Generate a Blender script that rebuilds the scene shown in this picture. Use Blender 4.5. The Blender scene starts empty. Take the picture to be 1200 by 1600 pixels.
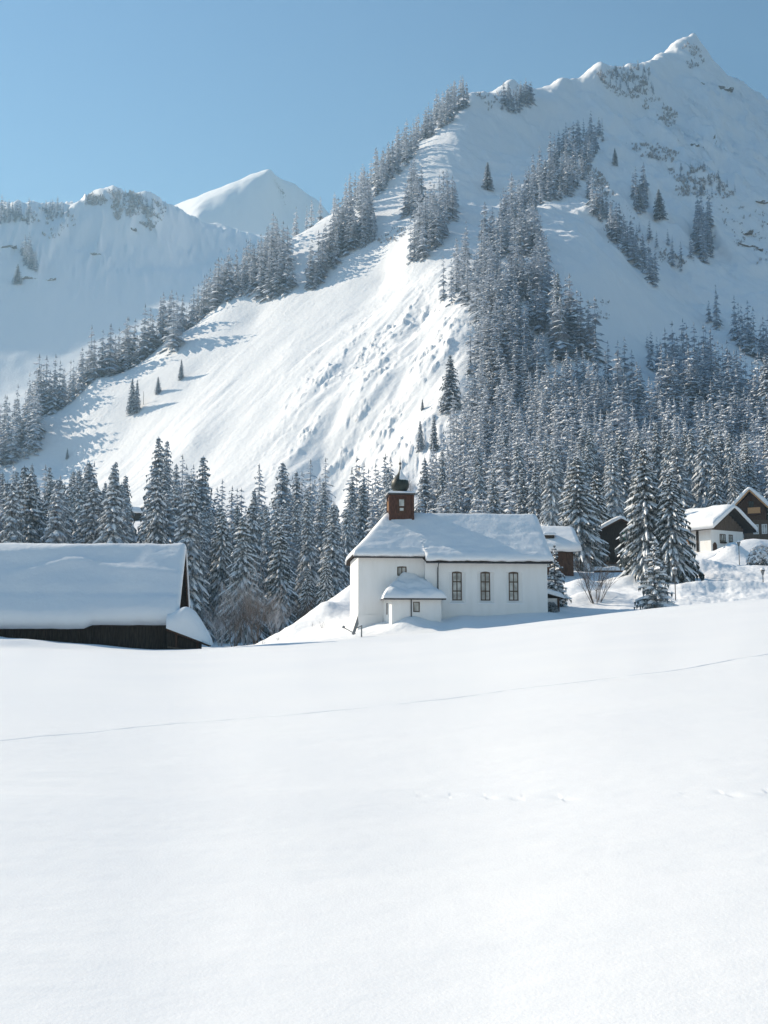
import bpy, bmesh, math, random
import numpy as np
from mathutils import Vector, Matrix, Euler

# ------------------------------------------------------------------ camera, light, exposure
scn = bpy.context.scene
COL = scn.collection
FPX = 1715.0                 # focal length in pixels of the 1200x1600 photograph
PITCH = math.radians(6.65)
CAMZ = 1.65
SUN_AZ = math.radians(30.0)  # how far behind the scene the sun stands, counted from due left
SUN_EL = math.radians(28.0)
cam = bpy.data.cameras.new('camera')
cam.sensor_fit = 'VERTICAL'; cam.sensor_height = 36.0; cam.lens = FPX / 1600.0 * 36.0
cam.clip_start = 0.1; cam.clip_end = 9000.0
cam_o = bpy.data.objects.new('camera', cam); COL.objects.link(cam_o)
cam_o.location = (0, 0, CAMZ); cam_o.rotation_euler = (math.pi / 2 + PITCH, 0, 0)
scn.camera = cam_o

SUN_DIR = Vector((-math.cos(SUN_EL) * math.cos(SUN_AZ), math.cos(SUN_EL) * math.sin(SUN_AZ), math.sin(SUN_EL)))
world = bpy.data.worlds.new('World'); scn.world = world; world.use_nodes = True
wn = world.node_tree.nodes; wl = world.node_tree.links
bg = wn['Background']
sky = wn.new('ShaderNodeTexSky'); sky.sky_type = 'NISHITA'; sky.sun_disc = False
sky.sun_elevation = SUN_EL
sky.sun_rotation = math.atan2(SUN_DIR.x, SUN_DIR.y)
sky.altitude = 1200.0; sky.air_density = 2.5; sky.dust_density = 0.0; sky.ozone_density = 9.0
wl.new(sky.outputs[0], bg.inputs[0]); bg.inputs[1].default_value = 0.075
sun = bpy.data.lights.new('sun', 'SUN'); sun.energy = 5.0; sun.angle = math.radians(0.5); sun.color = (1.0, 0.875, 0.70)
sun_o = bpy.data.objects.new('sun', sun); COL.objects.link(sun_o)
sun_o.rotation_euler = SUN_DIR.to_track_quat('Z', 'Y').to_euler()
scn.view_settings.view_transform = 'Standard'; scn.view_settings.look = 'None'
scn.view_settings.exposure = 0.53; scn.view_settings.gamma = 1.0
scn.view_settings.use_curve_mapping = False
scn.render.engine = 'CYCLES'
cy = scn.cycles
cy.max_bounces = 6; cy.diffuse_bounces = 4; cy.glossy_bounces = 2; cy.transmission_bounces = 2
cy.volume_bounces = 1; cy.transparent_max_bounces = 8; cy.caustics_reflective = False; cy.caustics_refractive = False
cy.use_denoising = True
cy.sample_clamp_indirect = 6.0

# ------------------------------------------------------------------ numeric helpers
CT, ST = math.cos(PITCH), math.sin(PITCH)

def pix_uq(px, py):
    """pixel of the photograph -> (x/y, z/y) of its ray"""
    px = np.asarray(px, float); py = np.asarray(py, float)
    a = (px - 600) / FPX; b = (800 - py) / FPX
    fy = CT - ST * b; fz = ST + CT * b
    return a / fy, fz / fy

def uq_pix(u, q):
    """(x/y, z/y) -> pixel"""
    fwd = CT + ST * q; up = -ST + CT * q
    return 600 + FPX * u / fwd, 800 - FPX * up / fwd

def at(px, py, Y):
    u, q = pix_uq(px, py)
    return Vector((float(u) * Y, Y, CAMZ + float(q) * Y))

def _hash(ix, iy, seed):
    h = (ix.astype(np.int64) * 374761393 + iy.astype(np.int64) * 668265263 + seed * 1442695041) & 0x7fffffff
    h = ((h ^ (h >> 13)) * 1274126177) & 0x7fffffff
    return (h ^ (h >> 16)) & 0xffff

def noise2(x, y, seed=0):
    x = np.asarray(x, float); y = np.asarray(y, float)
    ix = np.floor(x); iy = np.floor(y); fx = x - ix; fy = y - iy
    ix = ix.astype(np.int64); iy = iy.astype(np.int64)
    ux = fx * fx * fx * (fx * (fx * 6 - 15) + 10); uy = fy * fy * fy * (fy * (fy * 6 - 15) + 10)
    def g(dx, dy):
        a = _hash(ix + dx, iy + dy, seed) * (2 * math.pi / 65536.0)
        return np.cos(a) * (fx - dx) + np.sin(a) * (fy - dy)
    n = (g(0, 0) * (1 - ux) + g(1, 0) * ux) * (1 - uy) + (g(0, 1) * (1 - ux) + g(1, 1) * ux) * uy
    return n * 1.5

def fbm(x, y, octaves=4, seed=0, gain=0.5):
    t = 0; a = 1.0; f = 1.0
    for o in range(octaves):
        t = t + a * noise2(x * f + 17.3 * o, y * f - 9.1 * o, seed + o); a *= gain; f *= 2.03
    return t

def sstep(a, b, x):
    t = np.clip((x - a) / (b - a), 0, 1); return t * t * (3 - 2 * t)

# ------------------------------------------------------------------ terrain: meadow near, control net of the mountain far
S_PX = np.array([-300, 0, 160, 310, 400, 560, 700, 850, 950, 1200, 1500.])
S_VAL = np.array([.0205, .0205, .0185, .0168, .0207, .0248, .0285, .0387, .0458, .0585, .066])
D_VAL = np.array([60, 60, 61, 62, 65, 70, 75, 78, 79, 80, 82.])
S_U = (S_PX - 600) / FPX
def _smooth_interp(u, xs, ys):
    # average of shifted linear interpolations: a soft curve through the points
    u = np.asarray(u, float); t = 0
    ks = np.linspace(-.06, .06, 13); ws = 1 - (ks / .07) ** 2
    for k, w in zip(ks, ws): t = t + w * np.interp(u + k, xs, ys)
    return t / ws.sum()

NET = [
 # band beyond the meadow crest
 (-200,1002,70),(0,1003,70),(150,1009,70),(300,1019,70),(400,1017,74),(480,1012,79),(560,1003,81),(620,1001,80.5),(700,996,80.5),
 (800,985,82),(870,976,84),(960,969,88),(1050,950,92),(1200,940,95),(1400,915,95),
 # under the church
 (560,986,88),(640,977,87),(720,963,87.5),(800,960,88.5),(860,956,89.5),(720,958,93),(830,950,94),(600,960,102),(800,945,102),
 # bank behind the church, falling to the stream on the left
 (400,1010,95),(440,986,100),(480,960,104),(520,934,107),(550,914,108),(600,892,112),(700,885,115),(480,985,120),(550,945,126),(600,930,132),(400,1020,110),
 (660,910,128),(740,905,128),
 # garden and houses on the right
 (880,938,104),(930,930,106),(1000,938,100),(875,893,125),(965,893,140),(900,918,112),(1000,899,116),(1060,925,102),(1100,884,120),
 (1150,908,110),(1200,908,110),(1030,903,118),(1090,860,160),(1150,855,165),(1190,836,185),(1320,820,190),(1330,880,125),(1200,880,135),
 # hollow with the stream, left
 (0,1013,100),(200,1016,100),(350,1018,100),(0,1000,140),(200,1000,140),(380,1004,150),(470,995,150),(-250,1000,120),
 (0,935,220),(200,935,220),(400,935,220),(520,930,205),(-250,930,230),
 (0,862,290),(200,858,290),(400,850,285),(540,832,270),(640,835,250),(-250,850,320),
 # foot of the sunny flank
 (-100,770,450),(0,790,430),(100,775,440),(300,800,350),(100,730,480),(200,738,437),(300,745,400),(400,760,365),(480,775,335),(550,765,325),
 # sunny flank
 (200,670,476),(300,600,483),(300,690,420),(400,500,520),(400,640,420),(450,560,450),(500,440,530),(500,650,385),(550,560,420),
 (600,440,495),(600,590,385),(650,510,420),(650,690,330),(600,700,345),(700,440,440),(720,500,392),(700,600,350),(640,385,500),
 # ridge on its left
 (-150,760,500),(40,690,505),(60,652,520),(150,590,530),(260,532,545),(350,462,570),(450,378,595),(500,345,608),(560,302,625),(620,242,655),(680,192,690),
 (730,145,715),(800,130,740),(880,120,770),(940,100,800),(985,102,850),(1020,90,890),(1055,71,945),(1074,61,966),(1085,51,980),(1094,65,986),(1104,80,992),(1125,108,988),(1160,132,985),(1200,157,985),(1300,230,1000),(1450,330,1100),
 # bowl under the upper ridge
 (640,290,595),(690,330,540),(700,240,618),(750,200,662),(760,300,575),(800,180,698),(850,170,725),(850,230,675),(800,260,625),(900,140,765),
 # wooded rib
 (930,200,700),(880,250,625),(850,300,565),(800,380,490),(760,430,438),(860,400,462),(905,330,535),(850,480,400),(800,560,365),(760,640,330),(740,720,295),
 (900,480,400),(950,560,370),(900,640,322),(850,720,283),(1000,640,330),(1000,720,288),(1100,700,305),(1200,720,300),(1200,645,340),(740,790,255),(850,800,240),
 (1000,800,228),(1150,800,220),(1350,780,240),(1350,650,350),
 # shaded face on the right
 (900,380,483),(950,440,455),(1000,520,430),(1050,590,400),(940,330,540),(960,250,642),(1000,300,595),(1020,400,524),(1100,300,615),(1100,400,542),(1150,480,488),
 (1200,570,440),(1200,450,512),(1200,300,660),(1100,500,478),(1100,200,765),(1000,180,762),(1150,150,895),(1050,120,868),(1200,220,795),(1350,420,640),(1350,550,480),
 # what lies behind the ridge
 (-150,790,600),(60,765,620),(150,725,640),(260,690,660),(350,625,700),(450,540,740),(560,440,760),(640,340,800),(730,260,830),(850,230,880),(940,210,925),(1085,160,1110),(1200,260,1180),(1400,400,1200),
 # hazy mountain on the left
 (-200,650,880),(0,605,910),(100,565,945),(200,510,1000),(300,450,1065),(400,420,1170),(0,455,1055),(100,425,1090),(200,402,1135),(300,392,1215),
 (-250,330,1180),(-100,318,1190),(0,322,1200),(30,314,1208),(60,320,1215),(120,316,1240),(150,300,1255),(180,292,1270),(200,300,1280),(222,295,1290),(270,322,1320),(330,348,1365),(400,370,1420),(460,390,1440),
 (0,430,1500),(200,410,1500),(330,440,1550),(500,480,1550),(700,420,1500),(1000,320,1500),(1200,350,1500),(600,420,1300),(800,320,1250),
]
KU, MQC = 2.0, 0.009
class Net:
    def __init__(self, pts, ku=KU, c=MQC, lam=1e-5):
        P = np.array(pts, float)
        u, q = pix_uq(P[:, 0], P[:, 1])
        self.a = u * ku; self.b = np.log(P[:, 2]); self.ku = ku; self.c2 = c * c
        n = len(P)
        D = -np.sqrt((self.a[:, None] - self.a[None]) ** 2 + (self.b[:, None] - self.b[None]) ** 2 + self.c2)
        M = np.zeros((n + 3, n + 3)); M[:n, :n] = D + lam * np.eye(n)
        M[:n, n] = 1; M[:n, n + 1] = self.a; M[:n, n + 2] = self.b; M[n:, :n] = M[:n, n:].T
        self.w = np.linalg.solve(M, np.concatenate([q, np.zeros(3)]))
    def __call__(self, u, y):
        u = np.asarray(u, float); shp = np.broadcast(u, y).shape
        a = (np.broadcast_to(np.clip(u, -.52, .52), shp) * self.ku).ravel(); b = np.log(np.broadcast_to(y, shp)).ravel()
        out = np.empty(a.size); n = len(self.a)
        for i in range(0, a.size, 60000):
            A = a[i:i + 60000, None]; B = b[i:i + 60000, None]
            out[i:i + 60000] = -np.sqrt((A - self.a) ** 2 + (B - self.b) ** 2 + self.c2) @ self.w[:n] + self.w[n] + self.w[n + 1] * A[:, 0] + self.w[n + 2] * B[:, 0]
        return out.reshape(shp)
net = Net(NET)

def blob(px, py, cx, cy, rx, ry, ang=0.0):
    c, s = math.cos(ang), math.sin(ang)
    dx, dy = px - cx, py - cy
    a = (dx * c + dy * s) / rx; b = (-dx * s + dy * c) / ry
    return np.exp(-(a * a + b * b))

MOUNDS = [ # (pixel x, distance, height, radius across, radius along) of snow heaped by ploughs and on garden things
 (1147, 141, 2.3, 2.2, 2.2), (1180, 150, 2.2, 5.0, 3.0), (1085, 119, .9, 4.0, 3.0), (1010, 113, .8, 2.2, 1.6), (905, 110, 1.2, 2.3, 1.6),
 (980, 111, .7, 2.2, 1.4), (640, 86.0, .85, 1.6, 1.1), (596, 87.6, .5, 1.5, 1.2), (925, 101.5, .9, 3.2, 2.0), (1130, 103, .9, 7.0, 1.4), (1060, 100, .5, 4.0, 1.2),
 (505, 101, .8, 1.6, 2.4), (460, 97, .5, 1.4, 2.0)]

def ground(u, y, detail=True):
    """height of the snow surface at (x = u*y, y)"""
    u = np.asarray(u, float); y = np.asarray(y, float)
    u, y = np.broadcast_arrays(u, y)
    x = u * y
    near = _smooth_interp(u, S_U, S_VAL) * y
    und = .085 * fbm(x / 11 + y / 15, y / 7.5, 3, 3) + .016 * fbm(x / 2.6 + y / 3, y / 1.3, 2, 9)
    near = near + und * sstep(2.0, 9.0, y)
    dc = _smooth_interp(u, S_U, D_VAL)
    t = sstep(0, 6.5, y - dc)
    z = near.copy()
    m = t > 0
    if m.any():
        um, ym, xm = u[m], y[m], x[m]
        q = net(um, ym)
        zf = CAMZ + q * ym
        px, py = uq_pix(um, q)
        pxm = 600 + um * FPX
        for (mx, my, mh, ra, rl) in MOUNDS:
            cxm = (mx - 600) / FPX * my
            zf = zf + mh * np.exp(-(((xm - cxm) / ra) ** 2 + ((ym - my) / rl) ** 2))
        if detail:
            w = sstep(230, 420, ym)
            farw = sstep(1030, 1150, ym)
            zf = zf + w * ((1.5 + 1.7 * sstep(.02, .12, um) + 1.2 * sstep(600, 680, ym) * sstep(1000, 850, ym)) * fbm(xm / 75, ym / 75, 4, 21) + 5 * farw * fbm(xm / 90, ym / 120, 4, 27))
            up_ = sstep(.03, .10, um) * sstep(430, 520, ym) * sstep(1100, 1000, ym)
            zf = zf + up_ * (2.8 * fbm(xm / 24 + ym / 60, ym / 34, 4, 35, .55) - 1.5 * sstep(.1, .5, fbm(xm / 50, ym / 30, 3, 39)))
            # gullies and ribs that run down the shaded face
            face = blob(px, py, 1090, 230, 170, 200) + blob(px, py, 150, 360, 200, 70)
            wv = 6 * noise2(xm / 60, ym / 60, 33)
            face = face * sstep(60, 150, py)
            rib_ = 1 - np.abs(fbm((xm * .9 + ym * .25 + wv) / 46, (ym - xm * .3) / 230, 4, 31, .6)) * 1.7
            zf = zf + np.clip(face, 0, 1) * 9.0 * rib_ * rib_.clip(0, 1) - np.clip(face, 0, 1) * 5.0
            zf = zf + np.clip(face, 0, 1) * 2.2 * fbm(xm / 9, ym / 12, 3, 37)
            # the sunny flank: long creases down the slope, lumpy avalanche snow low on the right of it
            flank = sstep(560, 470, ym) * sstep(300, 340, ym) * sstep(.16, .05, um)
            al = (xm * .62 + ym * .78); ac = (xm * .78 - ym * .62)
            zf = zf + flank * (.10 + .22 * sstep(0, .4, fbm(xm / 60, ym / 60, 2, 43))) * fbm(ac / 6.0, al / 45.0, 3, 41)
            deb = np.clip(1.15 * blob(px, py, 560, 640, 150, 70, -.75) + blob(px, py, 655, 640, 75, 130) + .8 * blob(px, py, 640, 520, 90, 60, -.6) + .5 * blob(px, py, 500, 600, 60, 60), 0, 1)
            patch = sstep(-.14, .22, fbm(ac / 15, al / 30, 3, 57) + .18 * blob(px, py, 660, 640, 80, 110))
            lump = np.clip(fbm(xm / 3.0, ym / 3.6, 4, 51, .62) - .08, 0, 1) * (.5 + .9 * np.clip(.5 + noise2(xm / 12, ym / 15, 58), 0, 1))
            zf = zf + deb * (.12 + .88 * patch) * (1.5 * lump + .30 * fbm(xm / 2.2, ym / 2.6, 2, 59)) + deb * 1.9 * fbm(ac / 15, al / 34, 3, 55)
            # scraped hollow at its foot
            zf = zf - 10.0 * blob(px, py, 528, 728, 46, 66, .45) - 4.0 * blob(px, py, 660, 745, 26, 30)
            # terraces under the ridge trees
            terr = blob(px, py, 640, 290, 50, 60) + blob(px, py, 870, 345, 18, 24) + blob(px, py, 755, 615, 40, 80)
            zf = zf + np.clip(terr, 0, 1) * .8 * np.sin(zf / 2.1 + 2.5 * noise2(xm / 20, ym / 20, 61))
            # trodden and ploughed snow by the houses and on the bank
            lum = sstep(88, 96, ym) * sstep(150, 122, ym) * (sstep(.2, .26, um) + sstep(-.03, -.05, um) * sstep(-.13, -.11, um) * .6)
            zf = zf + lum * (.11 * np.abs(fbm(xm / .9, ym / 1.3, 3, 71)) + .16 * fbm(xm / 3.2, ym / 3.5, 2, 73))
            ne = sstep(84, 96, ym) * sstep(300, 200, ym)
            zf = zf + ne * .22 * fbm(xm / 5, ym / 7, 3, 75)
        z[m] = near[m] * (1 - t[m]) + zf * t[m]
    # drift against the barn, deeper to the left
    pxa = 600 + u * FPX; yw = 61.3 + 3.2 * np.clip(pxa / 300, -.4, 1.1)
    z = z + .60 * np.clip((245 - pxa) / 245, 0, 1.2) * sstep(-4.5, -.4, y - yw) * sstep(90, 76, y) * (1 + .25 * noise2(x / 1.9, y / 2.2, 77))
    return z

def gz(x, y):
    return float(ground(np.array([x / y]), np.array([y]))[0])

# ------------------------------------------------------------------ materials
def mat(name):
    m = bpy.data.materials.new(name); m.use_nodes = True
    return m, m.node_tree.nodes, m.node_tree.links, m.node_tree.nodes['Principled BSDF']

def ramp(nodes, stops):
    r = nodes.new('ShaderNodeValToRGB'); e = r.color_ramp.elements
    e[0].position, e[0].color = stops[0][0], (*stops[0][1], 1)
    e[1].position, e[1].color = stops[1][0], (*stops[1][1], 1)
    for p, c in stops[2:]:
        n = e.new(p); n.color = (*c, 1)
    return r

def noise_mat(name, c1, c2, scale, rough=.8, bump=.0, bscale=None, stretch=(1, 1, 1), detail=6, spec=.3, coord='Object', bdist=.02, contrast=(.35, .65)):
    m, n, l, p = mat(name)
    tc = n.new('ShaderNodeTexCoord'); mp = n.new('ShaderNodeMapping'); mp.inputs['Scale'].default_value = stretch
    l.new(tc.outputs[coord], mp.inputs[0])
    t = n.new('ShaderNodeTexNoise'); t.inputs['Scale'].default_value = scale; t.inputs['Detail'].default_value = detail
    l.new(mp.outputs[0], t.inputs['Vector'])
    r = ramp(n, [(contrast[0], c1), (contrast[1], c2)]); l.new(t.outputs['Fac'], r.inputs[0]); l.new(r.outputs[0], p.inputs['Base Color'])
    p.inputs['Roughness'].default_value = rough; p.inputs['Specular IOR Level'].default_value = spec
    if bump:
        t2 = n.new('ShaderNodeTexNoise'); t2.inputs['Scale'].default_value = bscale or scale * 4; t2.inputs['Detail'].default_value = 5
        l.new(mp.outputs[0], t2.inputs['Vector'])
        b = n.new('ShaderNodeBump'); b.inputs['Strength'].default_value = bump; b.inputs['Distance'].default_value = bdist
        l.new(t2.outputs['Fac'], b.inputs['Height']); l.new(b.outputs[0], p.inputs['Normal'])
    return m

M = {}
M['snow'] = noise_mat('snow', (.84, .85, .87), (.89, .89, .895), .35, .75, .35, 1.6, spec=.25, coord='Generated' if False else 'Object', bdist=.12)
# meadow snow: fine grain that glitters a little
m, n, l, p = mat('meadow_snow')
tc = n.new('ShaderNodeTexCoord')
t1 = n.new('ShaderNodeTexNoise'); t1.inputs['Scale'].default_value = .22; t1.inputs['Detail'].default_value = 4; l.new(tc.outputs['Object'], t1.inputs['Vector'])
r1 = ramp(n, [(.3, (.855, .86, .875)), (.7, (.89, .888, .89))]); l.new(t1.outputs['Fac'], r1.inputs[0]); l.new(r1.outputs[0], p.inputs['Base Color'])
t2 = n.new('ShaderNodeTexNoise'); t2.inputs['Scale'].default_value = 55; t2.inputs['Detail'].default_value = 3; l.new(tc.outputs['Object'], t2.inputs['Vector'])
t3 = n.new('ShaderNodeTexNoise'); t3.inputs['Scale'].default_value = 3.0; t3.inputs['Detail'].default_value = 5; l.new(tc.outputs['Object'], t3.inputs['Vector'])
b1 = n.new('ShaderNodeBump'); b1.inputs['Strength'].default_value = .45; b1.inputs['Distance'].default_value = .004; l.new(t2.outputs['Fac'], b1.inputs['Height'])
b2 = n.new('ShaderNodeBump'); b2.inputs['Strength'].default_value = .3; b2.inputs['Distance'].default_value = .03; l.new(t3.outputs['Fac'], b2.inputs['Height'])
mpw = n.new('ShaderNodeMapping'); mpw.inputs['Rotation'].default_value = (0, 0, .5); mpw.inputs['Scale'].default_value = (.35, 1.5, 1); l.new(tc.outputs['Object'], mpw.inputs[0])
t4 = n.new('ShaderNodeTexNoise'); t4.inputs['Scale'].default_value = 1.1; t4.inputs['Detail'].default_value = 4; l.new(mpw.outputs[0], t4.inputs['Vector'])
b3 = n.new('ShaderNodeBump'); b3.inputs['Strength'].default_value = .35; b3.inputs['Distance'].default_value = .06; l.new(t4.outputs['Fac'], b3.inputs['Height'])
l.new(b1.outputs[0], b2.inputs['Normal']); l.new(b2.outputs[0], b3.inputs['Normal']); l.new(b3.outputs[0], p.inputs['Normal'])
p.inputs['Roughness'].default_value = .6; p.inputs['Specular IOR Level'].default_value = .3
M['meadow'] = m
# mountain snow: steep ground shows dead grass and rock through thin snow
m, n, l, p = mat('mountain_snow')
tc = n.new('ShaderNodeTexCoord'); ge = n.new('ShaderNodeNewGeometry'); sx = n.new('ShaderNodeSeparateXYZ'); l.new(ge.outputs['Normal'], sx.inputs[0])
ta = n.new('ShaderNodeTexNoise'); ta.inputs['Scale'].default_value = .02; ta.inputs['Detail'].default_value = 4; l.new(tc.outputs['Object'], ta.inputs['Vector'])
tb = n.new('ShaderNodeTexNoise'); tb.inputs['Scale'].default_value = .28; tb.inputs['Detail'].default_value = 7; tb.inputs['Roughness'].default_value = .7; l.new(tc.outputs['Object'], tb.inputs['Vector'])
mr = n.new('ShaderNodeMapRange'); mr.inputs[1].default_value = .54; mr.inputs[2].default_value = .34; l.new(sx.outputs['Z'], mr.inputs[0])
ml = n.new('ShaderNodeMath'); ml.operation = 'MULTIPLY'; l.new(mr.outputs[0], ml.inputs[0]); l.new(ta.outputs['Fac'], ml.inputs[1])
ad = n.new('ShaderNodeMath'); ad.operation = 'ADD'; l.new(ml.outputs[0], ad.inputs[0]); l.new(tb.outputs['Fac'], ad.inputs[1])
mk = n.new('ShaderNodeMapRange'); mk.inputs[1].default_value = .80; mk.inputs[2].default_value = .95; l.new(ad.outputs[0], mk.inputs[0])
mx = n.new('ShaderNodeMix'); mx.data_type = 'RGBA'; l.new(mk.outputs[0], mx.inputs['Factor'])
mx.inputs['A'].default_value = (.86, .865, .88, 1); mx.inputs['B'].default_value = (.20, .17, .14, 1)
l.new(mx.outputs['Result'], p.inputs['Base Color'])
td = n.new('ShaderNodeTexNoise'); td.inputs['Scale'].default_value = .5; td.inputs['Detail'].default_value = 6; l.new(tc.outputs['Object'], td.inputs['Vector'])
bb = n.new('ShaderNodeBump'); bb.inputs['Strength'].default_value = .35; bb.inputs['Distance'].default_value = .8; l.new(td.outputs['Fac'], bb.inputs['Height']); l.new(bb.outputs[0], p.inputs['Normal'])
p.inputs['Roughness'].default_value = .8; p.inputs['Specular IOR Level'].default_value = .2
M['mountain'] = m

# ------------------------------------------------------------------ terrain meshes
def grid_mesh(name, X, Y, Z, material):
    r, c = X.shape
    me = bpy.data.meshes.new(name)
    me.vertices.add(r * c)
    me.vertices.foreach_set('co', np.stack([X, Y, Z], -1).astype(np.float32).ravel())
    i = np.arange((r - 1) * (c - 1)); a = (i // (c - 1)) * c + i % (c - 1)
    f = np.stack([a, a + 1, a + c + 1, a + c], -1).astype(np.int32)
    me.loops.add(f.size); me.loops.foreach_set('vertex_index', f.ravel())
    me.polygons.add(len(f)); me.polygons.foreach_set('loop_start', np.arange(len(f), dtype=np.int32) * 4)
    me.polygons.foreach_set('use_smooth', np.ones(len(f), bool))
    me.update(calc_edges=True); me.materials.append(material)
    o = bpy.data.objects.new(name, me); COL.objects.link(o)
    return o

CU = np.concatenate([np.linspace(-1.0, -.41, 24)[:-1], np.linspace(-.41, .41, 790), np.linspace(.41, 1.0, 24)[1:]])
# tracks across the meadow: pixel lines turned into distances on the meadow
def track_dist(u, px_pts, py_pts):
    pxs = 600 + u * FPX
    py = np.interp(pxs, px_pts, py_pts)
    s = _smooth_interp(u, S_U, S_VAL)
    d = np.full(u.shape, 15.0)
    for _ in range(6):
        _, q = pix_uq(pxs, py); d = CAMZ / np.clip(s - q, .02, 1)
    return d
T1 = track_dist(CU, [-800, 0, 150, 300, 500, 640, 800, 900, 1040, 1200, 1600], [1255, 1160, 1143, 1130, 1113, 1100, 1078, 1066, 1047, 1023, 975])
T2 = track_dist(CU, [-800, 450, 640, 800, 950, 1080, 1200, 1600], [1240, 1233, 1232, 1236, 1237, 1232, 1231, 1226])
base = np.concatenate([1 / np.linspace(1 / 1.0, 1 / 55, 125), np.linspace(55, 84, 62)[1:]])
offs1 = np.linspace(-.16, .16, 17); offs2 = np.linspace(-.28, .28, 21)
RY = np.concatenate([np.repeat(base[:, None], len(CU), 1), T1[None] + offs1[:, None] * 1.0, T2[None] + offs2[:, None]], 0)
RY = np.sort(RY, 0)
RU = np.repeat(CU[None], RY.shape[0], 0)
RZ = ground(RU, RY)
pxs = 600 + RU * FPX
xx = RU * RY
dent = np.exp(-((RY - T1[None]) / .045) ** 2) * np.clip(.75 + .8 * noise2(xx * .8, xx * 0 + 3.7, 81) + .5 * noise2(xx * 4.5, xx * 0, 82), .1, 1.2) * (RY / 16)
RZ = RZ - .009 * dent * (1 + 1.6 * sstep(600, 900, pxs)) * (pxs > -50)
stp = .30
xw = xx + .16 * noise2(xx / .5, xx * 0, 86)
ph = (xw / stp) - np.round(xw / stp)
foot = np.exp(-((RY - T2[None] - .05 * np.sign(np.sin(xx / stp * math.pi))) / .085) ** 2 - (ph * stp / .075) ** 2) * sstep(420, 760, pxs)
RZ = RZ - .007 * foot * np.clip(.5 + 1.3 * noise2(xx / .7, xx * 0 + 1.5, 88), 0, 1.3)
o = grid_mesh('meadow', xx, RY, RZ, M['meadow']); o['kind'] = 'structure'
YR = np.concatenate([np.geomspace(84, 132, 90)[:-1], np.geomspace(132, 330, 110)[:-1], np.geomspace(330, 640, 275)[:-1], np.geomspace(640, 1060, 130)[:-1], np.geomspace(1060, 1600, 60)])
GU = np.repeat(CU[None], len(YR), 0); GY = np.repeat(YR[:, None], len(CU), 1)
GZ = ground(GU, GY)
o = grid_mesh('mountain', GU * GY, GY, GZ, M['mountain']); o['kind'] = 'structure'
GQ = (GZ - CAMZ) / GY
# snow ground behind and beside the camera
xs = np.linspace(-1500, 1500, 31); ys = np.linspace(-600, 55, 20)
bx_, by_ = np.meshgrid(xs, ys)
o = grid_mesh('ground', bx_, by_, bx_ * 0 - .7, M['snow']); o['kind'] = 'structure'
# the far summit
PEAK = Net([(423,266,1800),(390,288,1745),(355,312,1690),(310,338,1630),(350,297,1850),(300,318,1880),(270,328,1900),(200,350,1950),(100,400,1950),(460,288,1850),(495,312,1880),(560,360,1900),(650,420,1900),
  (400,330,1690),(450,330,1785),(400,400,1600),(480,360,1770),(480,420,1680),(560,395,1840),(340,370,1600),(300,400,1560),(200,420,1600),(100,450,1600),(600,450,1600),(423,350,2050),(300,400,2050),(560,420,2050),(100,480,2050),(650,480,2050)], c=.004)
pu = np.linspace(-.36, .06, 230); pyr = np.linspace(1560, 2050, 120)
PU, PYR = np.meshgrid(pu, pyr)
PQ = PEAK(PU, PYR)
o = grid_mesh('distant_mountain', PU * PYR, PYR, CAMZ + PQ * PYR + 1.6 * fbm(PU * PYR / 45, PYR / 70, 4, 91, .6), M['mountain']); o['kind'] = 'structure'

def cast(px, py, ymin=84.0):
    """first point of the terrain seen at a pixel beyond ymin"""
    u, q = pix_uq(px, py)
    j = int(np.clip(np.searchsorted(CU, float(u)), 1, len(CU) - 1))
    colq = GQ[:, j]
    k = np.where((colq >= float(q)) & (YR >= ymin))[0]
    if len(k) == 0: return None
    k = k[0]
    y = YR[k]
    if k > 0 and colq[k] != colq[k - 1]:
        f = np.clip((float(q) - colq[k - 1]) / (colq[k] - colq[k - 1]), 0, 1); y = YR[k - 1] + f * (YR[k] - YR[k - 1])
    return Vector((float(u) * y, y, CAMZ + float(q) * y))

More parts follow.
